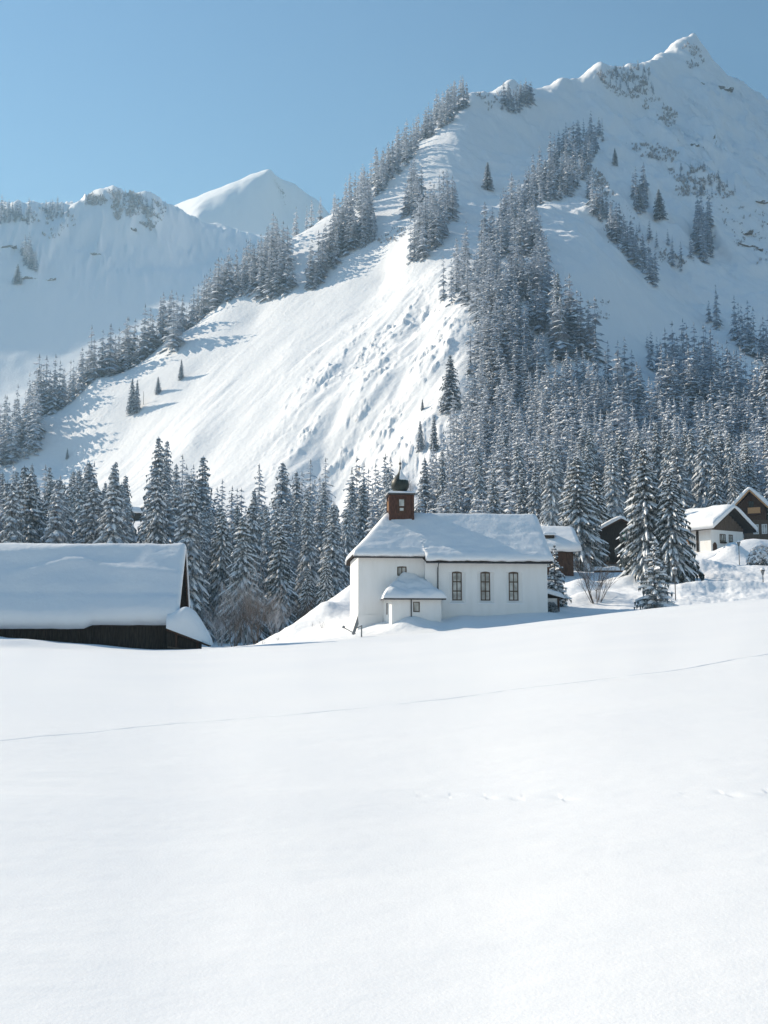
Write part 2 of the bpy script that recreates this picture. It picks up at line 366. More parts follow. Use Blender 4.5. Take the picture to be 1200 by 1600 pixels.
# ------------------------------------------------------------------ mesh builder
class MB:
    """collects faces in a local frame; build() links them as one mesh object"""
    def __init__(self): self.v = []; self.f = []; self.m = []
    def add(self, verts, faces, mi=0):
        o = len(self.v); self.v += [tuple(p) for p in verts]; self.f += [tuple(i + o for i in fc) for fc in faces]; self.m += [mi] * len(faces)
        return self
    def box(self, x0, x1, y0, y1, z0, z1, mi=0):
        return self.add([(x0, y0, z0), (x1, y0, z0), (x1, y1, z0), (x0, y1, z0), (x0, y0, z1), (x1, y0, z1), (x1, y1, z1), (x0, y1, z1)],
                        [(0, 3, 2, 1), (4, 5, 6, 7), (0, 1, 5, 4), (1, 2, 6, 5), (2, 3, 7, 6), (3, 0, 4, 7)], mi)
    def prism(self, poly, axis, a, b, mi=0):
        """poly in the plane across the axis ('x': (y,z), 'y': (x,z), 'z': (x,y)), extruded from a to b"""
        def P(p, t): return {'x': (t, p[0], p[1]), 'y': (p[0], t, p[1]), 'z': (p[0], p[1], t)}[axis]
        n = len(poly)
        return self.add([P(p, a) for p in poly] + [P(p, b) for p in poly],
                        [tuple(range(n))[::-1], tuple(range(n, 2 * n))] + [(i, (i + 1) % n, n + (i + 1) % n, n + i) for i in range(n)], mi)
    def bar(self, p, q, w, h=None, mi=0):
        p = Vector(p); q = Vector(q); d = (q - p).normalized(); h = h or w
        s = d.cross(Vector((0, 0, 1)));
        if s.length < 1e-3: s = Vector((1, 0, 0))
        s.normalize(); t = s.cross(d)
        c = [s * w / 2 + t * h / 2, -s * w / 2 + t * h / 2, -s * w / 2 - t * h / 2, s * w / 2 - t * h / 2]
        return self.add([p + k for k in c] + [q + k for k in c], [(3, 2, 1, 0), (4, 5, 6, 7)] + [(i, (i + 1) % 4, 4 + (i + 1) % 4, 4 + i) for i in range(4)], mi)
    def tube(self, pts, rads, n=5, mi=0):
        V = []
        for i, p in enumerate(pts):
            p = Vector(p); a = Vector(pts[max(i - 1, 0)]); b = Vector(pts[min(i + 1, len(pts) - 1)])
            d = (b - a).normalized(); s = d.orthogonal().normalized(); t = d.cross(s)
            V += [p + (s * math.cos(2 * math.pi * k / n) + t * math.sin(2 * math.pi * k / n)) * rads[i] for k in range(n)]
        F = [(i * n + k, i * n + (k + 1) % n, (i + 1) * n + (k + 1) % n, (i + 1) * n + k) for i in range(len(pts) - 1) for k in range(n)]
        F += [tuple(range(n))[::-1], tuple(range((len(pts) - 1) * n, len(pts) * n))]
        return self.add(V, F, mi)
    def lathe(self, prof, n=20, c=(0, 0), mi=0):
        V = [(c[0] + r * math.cos(2 * math.pi * k / n), c[1] + r * math.sin(2 * math.pi * k / n), z) for r, z in prof for k in range(n)]
        F = [(i * n + k, i * n + (k + 1) % n, (i + 1) * n + (k + 1) % n, (i + 1) * n + k) for i in range(len(prof) - 1) for k in range(n)]
        F += [tuple(range(n))[::-1], tuple(range((len(prof) - 1) * n, len(prof) * n))]
        return self.add(V, F, mi)
    def build(self, name, mats, parent=None, smooth=False, loc=None):
        me = bpy.data.meshes.new(name); me.from_pydata(self.v, [], self.f)
        if not isinstance(mats, (list, tuple)): mats = [mats]
        for k in mats: me.materials.append(k)
        if len(mats) > 1: me.polygons.foreach_set('material_index', self.m)
        if smooth: me.polygons.foreach_set('use_smooth', [True] * len(me.polygons))
        me.update()
        return link(name, me, parent, loc)

def link(name, me, parent=None, loc=None):
    o = bpy.data.objects.new(name, me); COL.objects.link(o)
    if parent is not None: o.parent = parent
    if loc is not None: o.location = loc
    return o

def thing(name, label, cat, loc, rz=0, group=None):
    o = bpy.data.objects.new(name, None); COL.objects.link(o)
    o.location = loc; o.rotation_euler = (0, 0, rz); o['label'] = label; o['category'] = cat
    o.empty_display_size = .5
    if group: o['group'] = group
    return o

def tag(o, label, cat, group=None):
    o['label'] = label; o['category'] = cat
    if group: o['group'] = group
    return o

def blanket(name, xs, ts, yf, yb, ztop, zbot, material, parent=None, shift=None):
    """closed sheet between two height functions over a strip x in xs, y from yf(x) to yb(x)"""
    xs = np.asarray(xs, float); ts = np.asarray(ts, float)
    X, T = np.meshgrid(xs, ts, indexing='ij')
    F = np.array([yf(x) for x in xs])[:, None]; B = np.array([yb(x) for x in xs])[:, None]
    Y = F + (B - F) * T
    XT, YT = (X, Y) if shift is None else shift(X, Y)
    zt, zb = ztop(X, Y), zbot(X, Y)
    nx, nt = X.shape; N = nx * nt
    V = np.concatenate([np.stack([XT, YT, zt], -1).reshape(-1, 3), np.stack([X, Y, zb], -1).reshape(-1, 3)])
    Fc = []
    idx = np.arange(N).reshape(nx, nt)
    a, b, c, d = idx[:-1, :-1].ravel(), idx[1:, :-1].ravel(), idx[1:, 1:].ravel(), idx[:-1, 1:].ravel()
    Fc += list(zip(a.tolist(), b.tolist(), c.tolist(), d.tolist()))
    Fc += list(zip((d + N).tolist(), (c + N).tolist(), (b + N).tolist(), (a + N).tolist()))
    ring = list(idx[:, 0]) + list(idx[-1, 1:]) + list(idx[::-1, -1][1:]) + list(idx[0, ::-1][1:-1])
    ring = [int(r) for r in ring]
    for i in range(len(ring)):
        p, q = ring[i], ring[(i + 1) % len(ring)]
        Fc.append((q, p, p + N, q + N))
    me = bpy.data.meshes.new(name); me.from_pydata(V.tolist(), [], Fc); me.materials.append(material)
    me.polygons.foreach_set('use_smooth', [True] * len(me.polygons)); me.update()
    return link(name, me, parent)

def edge_round(X, Y, x0, x1, y0, y1, r):
    """0 at the border of the strip, 1 further in than r, rounded like a cushion"""
    d = np.minimum(np.minimum(X - x0, x1 - X), np.minimum(Y - y0, y1 - Y))
    t = np.clip(d / r, 0, 1)
    return np.sqrt(np.clip(1 - (1 - t) ** 2, 0, 1))

def cluster(a, b, n, k=5, w=.5):
    """n even samples with k more packed near both ends"""
    e = w * (np.linspace(0, 1, k) ** 2)
    return np.unique(np.concatenate([a + e, np.linspace(a, b, n), b - e]))

def gable_roof(parent, x0, x1, w, eave, ridge, snow_t, yc=0.0, slab=.18, seed=0, mslab='wood_dark', lip=.18, sag=.0, nx=46, nt=46, rr=.55, front_extra=None, edge_n=.07):
    """roof with its ridge along x: thin boards below, a rounded blanket of snow above"""
    rise = ridge - eave
    def rz(X, Y): return ridge - rise * np.sqrt(((Y - yc) / w) ** 2 + .0004)
    rs = blanket('roof', [x0, x1], np.linspace(0, 1, 9), lambda x: yc - w, lambda x: yc + w, lambda X, Y: rz(X, Y), lambda X, Y: rz(X, Y) - slab, M[mslab], parent)
    for p in rs.data.polygons: p.use_smooth = False
    fe0 = front_extra or (lambda x: 0.0)
    def fe(x): return fe0(x) + float(edge_n * fbm(np.array([x / .9]), np.array([seed * 3.3]), 3, 240 + seed)[0])
    X0, X1, W = x0 - lip * .5, x1 + lip * .5, w + lip
    rs2 = .16
    def top(X, Y):
        base = ridge - rise * (np.sqrt(((Y - yc) / w) ** 2 + rs2 ** 2) - rs2 * .55)
        F = np.array([[yc - W - fe(x)] for x in X[:, 0]])
        e = edge_round(X, Y, X0, X1, F, yc + W, rr)
        nz = fbm(X / 2.6 + seed, Y / 1.8, 3, 200 + seed) * .16 + fbm(X / .6, Y / .5 + seed, 2, 230 + seed) * .035
        return base + .032 + snow_t * ((.38 + .62 * e) * (1 + nz))
    sn = blanket('snow_cover', cluster(X0, X1, nx, 7, rr), cluster(0, 1, nt, 7, rr / (2 * W)), lambda x: yc - W - fe(x), lambda x: yc + W, top,
                 lambda X, Y: rz(X, Y) + .006 - np.clip(np.abs(Y - yc) - w, 0, 1) * .12, M['roof_snow'], rs)
    return rs

M['roof_snow'] = noise_mat('roof_snow', (.84, .85, .87), (.885, .885, .89), .5, .75, .45, 2.2, spec=.25, bdist=.09)
M['plaster'] = noise_mat('white_plaster', (.81, .795, .77), (.855, .84, .82), 1.3, .9, .3, 14, stretch=(1.6, 1.6, .35), spec=.2, contrast=(.28, .62))
M['plaster_old'] = noise_mat('grey_plaster', (.52, .50, .47), (.66, .64, .61), 1.5, .9, .25, 14, spec=.2)
M['wood_dark'] = noise_mat('weathered_dark_wood', (.022, .016, .012), (.06, .043, .032), 3.0, .85, .4, 9, stretch=(6, 6, .6), spec=.2)
M['wood_brown'] = noise_mat('brown_wood', (.055, .028, .018), (.115, .060, .038), 3.0, .8, .4, 9, stretch=(5, 5, .8), spec=.2)
M['wood_red'] = noise_mat('reddish_wood', (.060, .028, .020), (.125, .056, .036), 3.0, .75, .4, 9, stretch=(5, 5, .8), spec=.25)
M['wood_grey'] = noise_mat('grey_wood', (.085, .060, .044), (.165, .118, .085), 3.0, .85, .4, 9, stretch=(6, 6, .6), spec=.2)
M['wood_light'] = noise_mat('light_wood', (.42, .22, .10), (.55, .31, .15), 3.0, .7, .3, 9, stretch=(.6, 5, 5), spec=.3)
M['frame_brown'] = noise_mat('window_frame_brown', (.07, .045, .03), (.12, .08, .055), 6.0, .6, .2, 20)
M['white_paint'] = noise_mat('white_paint', (.72, .71, .69), (.80, .79, .77), 3.0, .6)
M['green_paint'] = noise_mat('green_paint', (.015, .10, .07), (.03, .15, .10), 4.0, .6)
M['metal'] = noise_mat('dark_metal', (.03, .03, .032), (.06, .06, .064), 5.0, .45, spec=.5)
M['metal_grey'] = noise_mat('grey_metal', (.16, .165, .17), (.24, .245, .25), 5.0, .5, spec=.5)
M['onion'] = noise_mat('dark_green_copper', (.008, .013, .010), (.026, .036, .029), 2.5, .5, .3, 9, spec=.35)
M['rock'] = noise_mat('rock', (.12, .11, .105), (.42, .41, .41), .35, .9, .7, 1.6, bdist=.3)
m, n, l, p = mat('window_glass'); p.inputs['Base Color'].default_value = (.30, .32, .33, 1); p.inputs['Roughness'].default_value = .12; p.inputs['Specular IOR Level'].default_value = .6
tc = n.new('ShaderNodeTexCoord'); tt = n.new('ShaderNodeTexNoise'); tt.inputs['Scale'].default_value = 1.6; l.new(tc.outputs['Object'], tt.inputs['Vector'])
rr_ = ramp(n, [(.35, (.28, .28, .27)), (.65, (.58, .58, .56))]); l.new(tt.outputs['Fac'], rr_.inputs[0]); l.new(rr_.outputs[0], p.inputs['Base Color']); M['glass'] = m
m, n, l, p = mat('dark_glass'); p.inputs['Base Color'].default_value = (.03, .032, .035, 1); p.inputs['Roughness'].default_value = .1; M['glass_dark'] = m

def needle_mat(name, dark, frost, lo, hi, scale):
    m, n, l, p = mat(name)
    tc = n.new('ShaderNodeTexCoord'); oi = n.new('ShaderNodeObjectInfo')
    t = n.new('ShaderNodeTexNoise'); t.inputs['Scale'].default_value = scale; t.inputs['Detail'].default_value = 5; t.inputs['Roughness'].default_value = .65
    l.new(tc.outputs['Object'], t.inputs['Vector'])
    ge = n.new('ShaderNodeNewGeometry'); sx = n.new('ShaderNodeSeparateXYZ'); l.new(ge.outputs['True Normal'], sx.inputs[0])
    ab = n.new('ShaderNodeMath'); ab.operation = 'ABSOLUTE'; l.new(sx.outputs['Z'], ab.inputs[0])
    mu = n.new('ShaderNodeMath'); mu.operation = 'MULTIPLY_ADD'; mu.inputs[1].default_value = .35; l.new(ab.outputs[0], mu.inputs[0]); l.new(t.outputs['Fac'], mu.inputs[2])
    rd = n.new('ShaderNodeMath'); rd.operation = 'MULTIPLY_ADD'; rd.inputs[1].default_value = .16; l.new(oi.outputs['Random'], rd.inputs[0]); l.new(mu.outputs[0], rd.inputs[2])
    mr = n.new('ShaderNodeMapRange'); mr.inputs[1].default_value = lo; mr.inputs[2].default_value = hi; l.new(rd.outputs[0], mr.inputs[0])
    mx = n.new('ShaderNodeMix'); mx.data_type = 'RGBA'; l.new(mr.outputs[0], mx.inputs['Factor'])
    mx.inputs['A'].default_value = (*dark, 1); mx.inputs['B'].default_value = (*frost, 1)
    l.new(mx.outputs['Result'], p.inputs['Base Color']); p.inputs['Roughness'].default_value = .85; p.inputs['Specular IOR Level'].default_value = .15
    return m
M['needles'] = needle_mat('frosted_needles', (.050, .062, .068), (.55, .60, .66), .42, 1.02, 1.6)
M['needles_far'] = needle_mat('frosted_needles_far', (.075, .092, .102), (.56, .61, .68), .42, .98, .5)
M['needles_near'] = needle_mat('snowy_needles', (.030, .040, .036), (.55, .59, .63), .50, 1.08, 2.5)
M['bark'] = noise_mat('bark', (.045, .035, .028), (.12, .095, .078), 2.0, .9, .5, 8, stretch=(4, 4, .8))
M['twig'] = noise_mat('bare_twigs', (.055, .044, .038), (.16, .13, .115), 1.5, .9)
M['twig_frost'] = noise_mat('frosted_twigs', (.24, .22, .22), (.60, .60, .62), 1.5, .9)

# ------------------------------------------------------------------ spruces
def spruce(seed, H, R, whorls, nb, segs, hang=3, snow=.8, low=.03, droop=.55, pads=True, power=.72, gap=.0, spray=.15, sprayh=.011, up_k=1.0):
    """crown of drooping sprays; material 0 = frosted needles, 1 = snow lying on the sprays. Returns arrays."""
    rg = random.Random(seed)
    mb = MB()
    for k in range(whorls):
        f = (k + .35 * rg.random()) / whorls
        h = H * (low + (1 - low) * f ** .92)
        rel = max(0.0, 1 - h / H)
        r0 = R * (rel ** power) * (1.0 if rel < .85 else .93) + .012 * H
        n = max(3, int(round(nb * (.55 + .45 * rel))))
        a0 = rg.random() * 6.28
        for j in range(n):
            if rg.random() < gap: continue
            az = a0 + 6.2832 * (j + .5 * rg.random()) / n
            r = r0 * rg.uniform(.6, 1.18)
            hh = h + rg.uniform(-.5, .5) * H / whorls
            dr = droop * rg.uniform(.75, 1.25) * (.55 + .6 * rel)
            ca, sa = math.cos(az), math.sin(az)
            wmax = (spray * r + sprayh * H) * rg.uniform(.8, 1.25)
            def P(s, side, dz=0.0):
                rad = r * s; zz = hh + r * (.10 * s - dr * s * s + .16 * dr * s ** 4) - abs(side) * .55 + dz
                return (ca * rad - sa * side, sa * rad + ca * side, zz)
            S = [(i / segs) for i in range(segs + 1)]
            W = [wmax * (.35 + 1.0 * math.sin(math.pi * min(1, .12 + .8 * s)) - .3 * s) * rg.uniform(.75, 1.2) for s in S]
            W[-1] = wmax * .12
            V = []
            for i, s in enumerate(S):
                V += [P(max(s - .07, 0), -W[i]), P(s, 0), P(max(s - .07, 0), W[i])]
            F = []
            for i in range(segs):
                b = 3 * i; F += [(b, b + 1, b + 4, b + 3), (b + 1, b + 2, b + 5, b + 4)]
            mb.add(V, F, 0)
            # hanging twigs below the spray
            for q in range(hang):
                s = rg.uniform(.25, .98); w = wmax * rg.uniform(-.8, .8); L = (.16 * r + .012 * H) * rg.uniform(.7, 1.4)
                d = .05 * r + .005 * H
                mb.add([P(s - d / r, w), P(min(1.04, s + d / r), w * .9), P(s + .02, w * 1.1, -L)], [(0, 1, 2)], 0)
            # ragged tips of side twigs
            if segs >= 3:
                for i in range(1, segs):
                    for sd in (-1, 1):
                        s = S[i]; w = W[i]
                        mb.add([P(s - .04, sd * w * .8), P(s + .06, sd * w * .75), P(min(1.05, s + .10), sd * w * 1.45, -.02 * r)], [(0, 1, 2)], 0)
            if pads:
                i0 = 1 if segs >= 3 else 0
                for i in range(i0, segs):
                    if rg.random() > snow: continue
                    s0, s1 = S[i] + .01, min(1.0, S[i + 1] + .03)
                    w0, w1 = W[i] * rg.uniform(.35, .8), W[i + 1] * rg.uniform(.35, .8) + .01
                    up = (.018 * H ** .5 + .05 * wmax) * rg.uniform(.8, 1.9) * up_k
                    a, b_, c = P(s0, -w0, up * .15), P(s0, 0, up), P(s0, w0, up * .15)
                    d, e, g = P(s1, -w1, up * .15), P(s1, 0, up * .9), P(s1, w1, up * .15)
                    mb.add([a, b_, c, d, e, g], [(0, 1, 4, 3), (1, 2, 5, 4), (2, 1, 0), (3, 4, 5)], 1)
    # leader
    mb.add([(.012 * H * math.cos(t), .012 * H * math.sin(t), H * .93) for t in (0, 2.1, 4.2)] + [(0, 0, H * 1.01)], [(0, 1, 3), (1, 2, 3), (2, 0, 3)], 0)
    return mb

def mesh_of(mb, name, mats):
    me = bpy.data.meshes.new(name); me.from_pydata(mb.v, [], mb.f)
    for k in mats: me.materials.append(k)
    if len(mats) > 1: me.polygons.foreach_set('material_index', mb.m)
    me.update(); return me

def trunk_mesh(H, r):
    mb = MB(); mb.tube([(0, 0, -1.2), (0, 0, .15 * H), (.0, 0, .6 * H), (0, 0, .97 * H)], [r * 1.15, r * .9, r * .5, r * .06], 7)
    return mesh_of(mb, 'trunk', [M['bark']])

TREE_H = 18.0
VAR = {'mid': [], 'near': [], 'slim': [], 'young': []}
for k in range(5):
    VAR['mid'].append(mesh_of(spruce(100 + k, TREE_H, (3.6, 3.9, 3.3, 4.2, 3.5)[k], 33, 13, 4, hang=4, snow=.5, droop=(.85, .95, .78, 1.05, .9)[k], spray=.095, sprayh=.008), 'crown', [M['needles'], M['roof_snow']]))
for k in range(4):
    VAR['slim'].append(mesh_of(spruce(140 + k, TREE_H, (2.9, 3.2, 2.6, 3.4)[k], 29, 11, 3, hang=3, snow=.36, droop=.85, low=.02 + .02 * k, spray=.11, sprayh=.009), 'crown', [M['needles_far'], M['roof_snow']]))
for k in range(4):
    VAR['near'].append(mesh_of(spruce(180 + k, TREE_H, (4.5, 4.2, 4.8, 3.9)[k], 36, 15, 5, hang=6, snow=.8, droop=(.82, .9, .75, .8)[k], low=.02, spray=.075, sprayh=.0065), 'crown', [M['needles_near'], M['roof_snow']]))
for k in range(2):
    VAR['young'].append(mesh_of(spruce(210 + k, TREE_H, (5.4, 4.6)[k], 20, 9, 5, hang=7, snow=.85, droop=(.35, .5)[k], low=.03, spray=.13, sprayh=.008, gap=.12, up_k=2.2, power=.9), 'crown', [M['needles_near'], M['roof_snow']]))
TRUNK = trunk_mesh(TREE_H, .26)
rgt = random.Random(11)
TREES = []
def plant(kind, loc, H, label, group=None, wide=1.0, cat='spruce', name='spruce_tree', variant=None, lean=0.0):
    o = thing(name, label, cat, loc, rgt.uniform(0, 6.28), group)
    s = H / TREE_H; o.scale = (s * wide, s * wide, s)
    o.rotation_euler = (rgt.uniform(-1, 1) * .02 + lean, rgt.uniform(-1, 1) * .02, o.rotation_euler[2])
    me = VAR[kind][variant if variant is not None else rgt.randrange(len(VAR[kind]))]
    link('trunk', TRUNK, o); link('crown', me, o)
    return o

m, n, l, p = mat('snowy_rock')
tc = n.new('ShaderNodeTexCoord'); t = n.new('ShaderNodeTexNoise'); t.inputs['Scale'].default_value = .8; t.inputs['Detail'].default_value = 6; l.new(tc.outputs['Object'], t.inputs['Vector'])
ge = n.new('ShaderNodeNewGeometry'); sx = n.new('ShaderNodeSeparateXYZ'); l.new(ge.outputs['Normal'], sx.inputs[0])
ma = n.new('ShaderNodeMath'); ma.operation = 'MULTIPLY_ADD'; ma.inputs[1].default_value = .8; l.new(t.outputs['Fac'], ma.inputs[0]); l.new(sx.outputs['Z'], ma.inputs[2])
mr = n.new('ShaderNodeMapRange'); mr.inputs[1].default_value = .62; mr.inputs[2].default_value = .80; l.new(ma.outputs[0], mr.inputs[0])
mx = n.new('ShaderNodeMix'); mx.data_type = 'RGBA'; l.new(mr.outputs[0], mx.inputs['Factor']); mx.inputs['A'].default_value = (.17, .155, .145, 1); mx.inputs['B'].default_value = (.85, .86, .875, 1)
l.new(mx.outputs['Result'], p.inputs['Base Color']); p.inputs['Roughness'].default_value = .9; M['rock'] = m

# ------------------------------------------------------------------ walls and windows
def arch_pts(xc, hw, zs, rise, k=6):
    return [(xc - hw + 2 * hw * i / k, zs + rise * (1 - ((2 * i / k) - 1) ** 2)) for i in range(k + 1)]

def wall_front(mb, x0, x1, z0, z1, y, ops, depth=.22):
    """wall face looking to -y with splayed openings; ops: (centre, inner width, sill z, spring z, rise, splay)"""
    ops = sorted(ops); cur = x0
    for (xc, w, zb, zs, rise, sp) in ops:
        hw = w / 2; ho = hw + sp; zo = zb - sp * .7
        mb.add([(cur, y, z0), (xc - ho, y, z0), (xc - ho, y, z1), (cur, y, z1)], [(0, 1, 2, 3)])
        mb.add([(xc - ho, y, z0), (xc + ho, y, z0), (xc + ho, y, zo), (xc - ho, y, zo)], [(0, 1, 2, 3)])
        A = arch_pts(xc, ho, zs, rise); I = arch_pts(xc, hw, zs, rise)
        mb.add([(p[0], y, p[1]) for p in A] + [(xc + ho, y, z1), (xc - ho, y, z1)], [tuple(range(len(A) + 2))])
        for i in range(len(A) - 1):
            mb.add([(A[i][0], y, A[i][1]), (A[i + 1][0], y, A[i + 1][1]), (I[i + 1][0], y + depth, I[i + 1][1]), (I[i][0], y + depth, I[i][1])], [(0, 1, 2, 3)])
        mb.add([(xc - ho, y, zo), (xc + ho, y, zo), (xc + hw, y + depth, zb), (xc - hw, y + depth, zb)], [(0, 1, 2, 3)])
        mb.add([(xc - ho, y, zo), (xc - hw, y + depth, zb), (xc - hw, y + depth, zs), (xc - ho, y, zs)], [(0, 1, 2, 3)])
        mb.add([(xc + ho, y, zo), (xc + hw, y + depth, zb), (xc + hw, y + depth, zs), (xc + ho, y, zs)], [(0, 1, 2, 3)])
        cur = xc + ho
    mb.add([(cur, y, z0), (x1, y, z0), (x1, y, z1), (cur, y, z1)], [(0, 1, 2, 3)])

def front_window(parent, xc, y, w, zb, zs, rise, cols, rows, fm, gm, bar=.06, sill=None):
    """frame with single panes, looking to -y"""
    hw = w / 2; mb = MB()
    I = arch_pts(xc, hw, zs, rise)
    mb.prism([(xc - hw, zs - bar)] + [(xc + hw, zs - bar)] + I[::-1], 'y', y - .035, y + .04)
    mb.box(xc - hw, xc + hw, y - .033, y + .04, zb, zb + bar)
    for i in range(cols + 1):
        c = xc - hw + w * i / cols; a, b = c - bar / 2, c + bar / 2
        if i == 0: a, b = c, c + bar
        if i == cols: a, b = c - bar, c
        mb.box(a, b, y - .030, y + .04, zb + bar, zs - bar)
    for j in range(1, rows):
        c = zb + (zs - zb) * j / rows; mb.box(xc - hw + bar, xc + hw - bar, y - .026, y + .04, c - bar * .6, c + bar * .6)
    o = mb.build('window', fm, parent)
    for i in range(cols):
        for j in range(rows):
            xa = xc - hw + w * i / cols + bar * .4; xb = xc - hw + w * (i + 1) / cols - bar * .4
            za = zb + (zs - zb) * j / rows + bar * .3; zt = zb + (zs - zb) * (j + 1) / rows - bar * .3
            MB().box(xa, xb, y + .008 + .004 * ((i + j) % 2), y + .03, za, zt).build('pane', gm, o)
    if sill: MB().box(xc - hw - sill, xc + hw + sill, y - .30, y - .12, zb - sill * .7 - .09, zb - sill * .7 - .005).build('sill', M['roof_snow'], o)
    return o

def gable_window(parent, x, yc, w, zb, zt, cols, rows, fm, gm, bar=.06, shutters=None):
    """the same looking to -x"""
    mb = MB(); y0, y1 = yc - w / 2, yc + w / 2
    mb.box(x - .05, x, y0, y1, zb, zb + bar); mb.box(x - .05, x, y0, y1, zt - bar, zt)
    for i in range(cols + 1):
        c = y0 + w * i / cols; a, b = c - bar / 2, c + bar / 2
        if i == 0: a, b = c, c + bar
        if i == cols: a, b = c - bar, c
        mb.box(x - .047, x, a, b, zb + bar, zt - bar)
    for j in range(1, rows):
        c = zb + (zt - zb) * j / rows; mb.box(x - .044, x, y0 + bar, y1 - bar, c - bar / 2, c + bar / 2)
    o = mb.build('window', fm, parent)
    for i in range(cols):
        for j in range(rows):
            MB().box(x - .022, x - .004, y0 + w * i / cols + bar * .45, y0 + w * (i + 1) / cols - bar * .45, zb + (zt - zb) * j / rows + bar * .4, zb + (zt - zb) * (j + 1) / rows - bar * .4).build('pane', gm, o)
    if shutters:
        for s in (-1, 1):
            ys = (y1 + .04) if s > 0 else (y0 - .04 - w * .48)
            MB().box(x - .06, x - .01, ys, ys + w * .48, zb - .03, zt + .03).build('shutter', shutters, o)
    return o

# ------------------------------------------------------------------ the church
CB = math.radians(6.0)
church = thing('church', 'small white church with snowy hipped roof and onion-domed red turret behind the meadow', 'church', (3.3, 88.0, 2.5), CB)
NL, NW = 10.0, 9.8
EZ, RZG, OH = 5.35, 9.55, .45
SL = (RZG - EZ) / (NW / 2 + OH)
CX, CS = -5.34, .55
wins = [(2.61, .78, 2.31, 4.56, .08, .30), (4.93, .78, 2.31, 4.56, .08, .30), (7.25, .78, 2.31, 4.56, .08, .30)]
mb = MB()
wall_front(mb, 0, NL, -1.2, 5.58, 0, wins)
gy = NW / 2
mb.add([(NL, 0, -1.2), (NL, NW, -1.2), (NL, NW, 5.58), (NL, gy, RZG - .18), (NL, 0, 5.58)], [(0, 1, 2, 3, 4)])
mb.add([(0, 0, -1.2), (0, 0, 5.58), (0, CS + .01, 5.9), (0, CS + .01, -1.2)], [(0, 1, 2, 3)])
mb.add([(0, NW, -1.2), (NL, NW, -1.2), (NL, NW, 5.58), (0, NW, 5.58)], [(0, 3, 2, 1)])
mb.build('nave_wall', M['plaster'], church)
mb = MB()
wall_front(mb, CX, -.004, -1.5, 6.0, CS, [(-1.8, .74, 4.3, 5.02, .03, .04)], .16)
mb.add([(CX, CS, -1.5), (CX, NW - CS, -1.5), (CX, NW - CS, 6.0), (CX, CS, 6.0)], [(0, 1, 2, 3)])
mb.add([(CX, NW - CS, -1.5), (0, NW - CS, -1.5), (0, NW - CS, 6.0), (CX, NW - CS, 6.0)], [(0, 1, 2, 3)])
mb.box(CX - .05, -3.4, CS - .05, NW - CS + .05, -1.6, 1.15)
chw = mb.build('choir_wall', M['plaster'], church)
MB().box(CX - .012, CX + .05, 2.2, 2.9, 3.4, 4.9).build('niche', M['plaster_old'], chw)
for w_ in wins: front_window(church, w_[0], .22, w_[1], w_[2], w_[3], w_[4], 2, 3, M['frame_brown'], M['glass'], .075, .30)
front_window(church, -1.8, CS + .15, .74, 4.3, 5.02, .03, 2, 1, M['frame_brown'], M['glass'], .07)

def church_rz(X, Y):
    yf = Y + OH; yb = NW + OH - Y
    def cast_(d, s): return EZ + s * d
    front = EZ + SL * yf + .16 * np.exp(-np.clip(yf, 0, 9) / .55); back = EZ + SL * yb + .16 * np.exp(-np.clip(yb, 0, 9) / .55)
    hx = X - (CX - .32)
    hip = EZ + SL * CS + 1.12 * hx + .30 * np.exp(-np.clip(hx, 0, 9) / .5) + .03 * hx * hx
    a = np.minimum(front, back)
    k = .16
    a = a - k * .5 * np.exp(-np.abs(front - back) / k)
    return np.minimum(a, hip) - k * .5 * np.exp(-np.abs(a - hip) / k)
def cyf(x): return (CS - OH) if x < -.01 else -OH
def cyb(x): return NW - cyf(x)
XL, XR = CX - .32, NL + .35
cxs = np.unique(np.concatenate([XL + .7 * np.linspace(0, 1, 9) ** 2, np.linspace(XL, -.02, 30), [0.0], np.linspace(.25, XR, 44), XR - .5 * np.linspace(0, 1, 7) ** 2]))
cts = cluster(0, 1, 60, 8, .06)
croof = blanket('roof', cxs[::2].tolist() + [XR], np.linspace(0, 1, 25), cyf, cyb, church_rz, lambda X, Y: church_rz(X, Y) - .17, M['wood_dark'], church)
def csf(x): return cyf(x) - .10 - float(.07 * fbm(np.array([x / .8]), np.array([2.2]), 3, 315)[0])
def church_snow(X, Y):
    F = np.array([[csf(x)] for x in X[:, 0]])
    e = edge_round(X, Y, XL - .10, XR + .1, F, NW - F, .50)
    nz = .15 * fbm(X / 2.8, Y / 1.6, 3, 301) + .055 * fbm(X / 1.1, Y / .35, 3, 305)
    slough = .10 * sstep(.25, .9, Y) * 1.0 - .06
    return church_rz(X, Y) + .03 + .42 * (.4 + .6 * e) * (1 + nz) - .05 * np.exp(-((Y - (.75 + .25 * noise2(X / 2.0, X * 0, 311))) / .16) ** 2) * (X > 0)
def snow_shift(X, Y): return X, Y
csx = cxs.copy(); csx[0] -= .1; csx[-1] += .1
blanket('snow_cover', csx, cts, csf, lambda x: NW - csf(x), church_snow, lambda X, Y: church_rz(X, Y) + .008, M['roof_snow'], croof)
g = MB(); g.tube([(0, -.56, EZ - .06), (NL + .3, -.56, EZ - .06)], [.055, .055], 7); g.tube([(CX - .4, CS - .56, EZ + SL * CS - .03), (-.1, CS - .56, EZ + SL * CS - .05)], [.05, .05], 7)
g.build('gutter', M['metal'], croof)
MB().tube([(1.02, -.56, EZ - .1), (1.02, -.12, EZ - .45), (1.02, -.07, EZ - .8), (1.02, -.07, 2.9)], [.05] * 4, 7).build('downpipe', M['metal'], church)
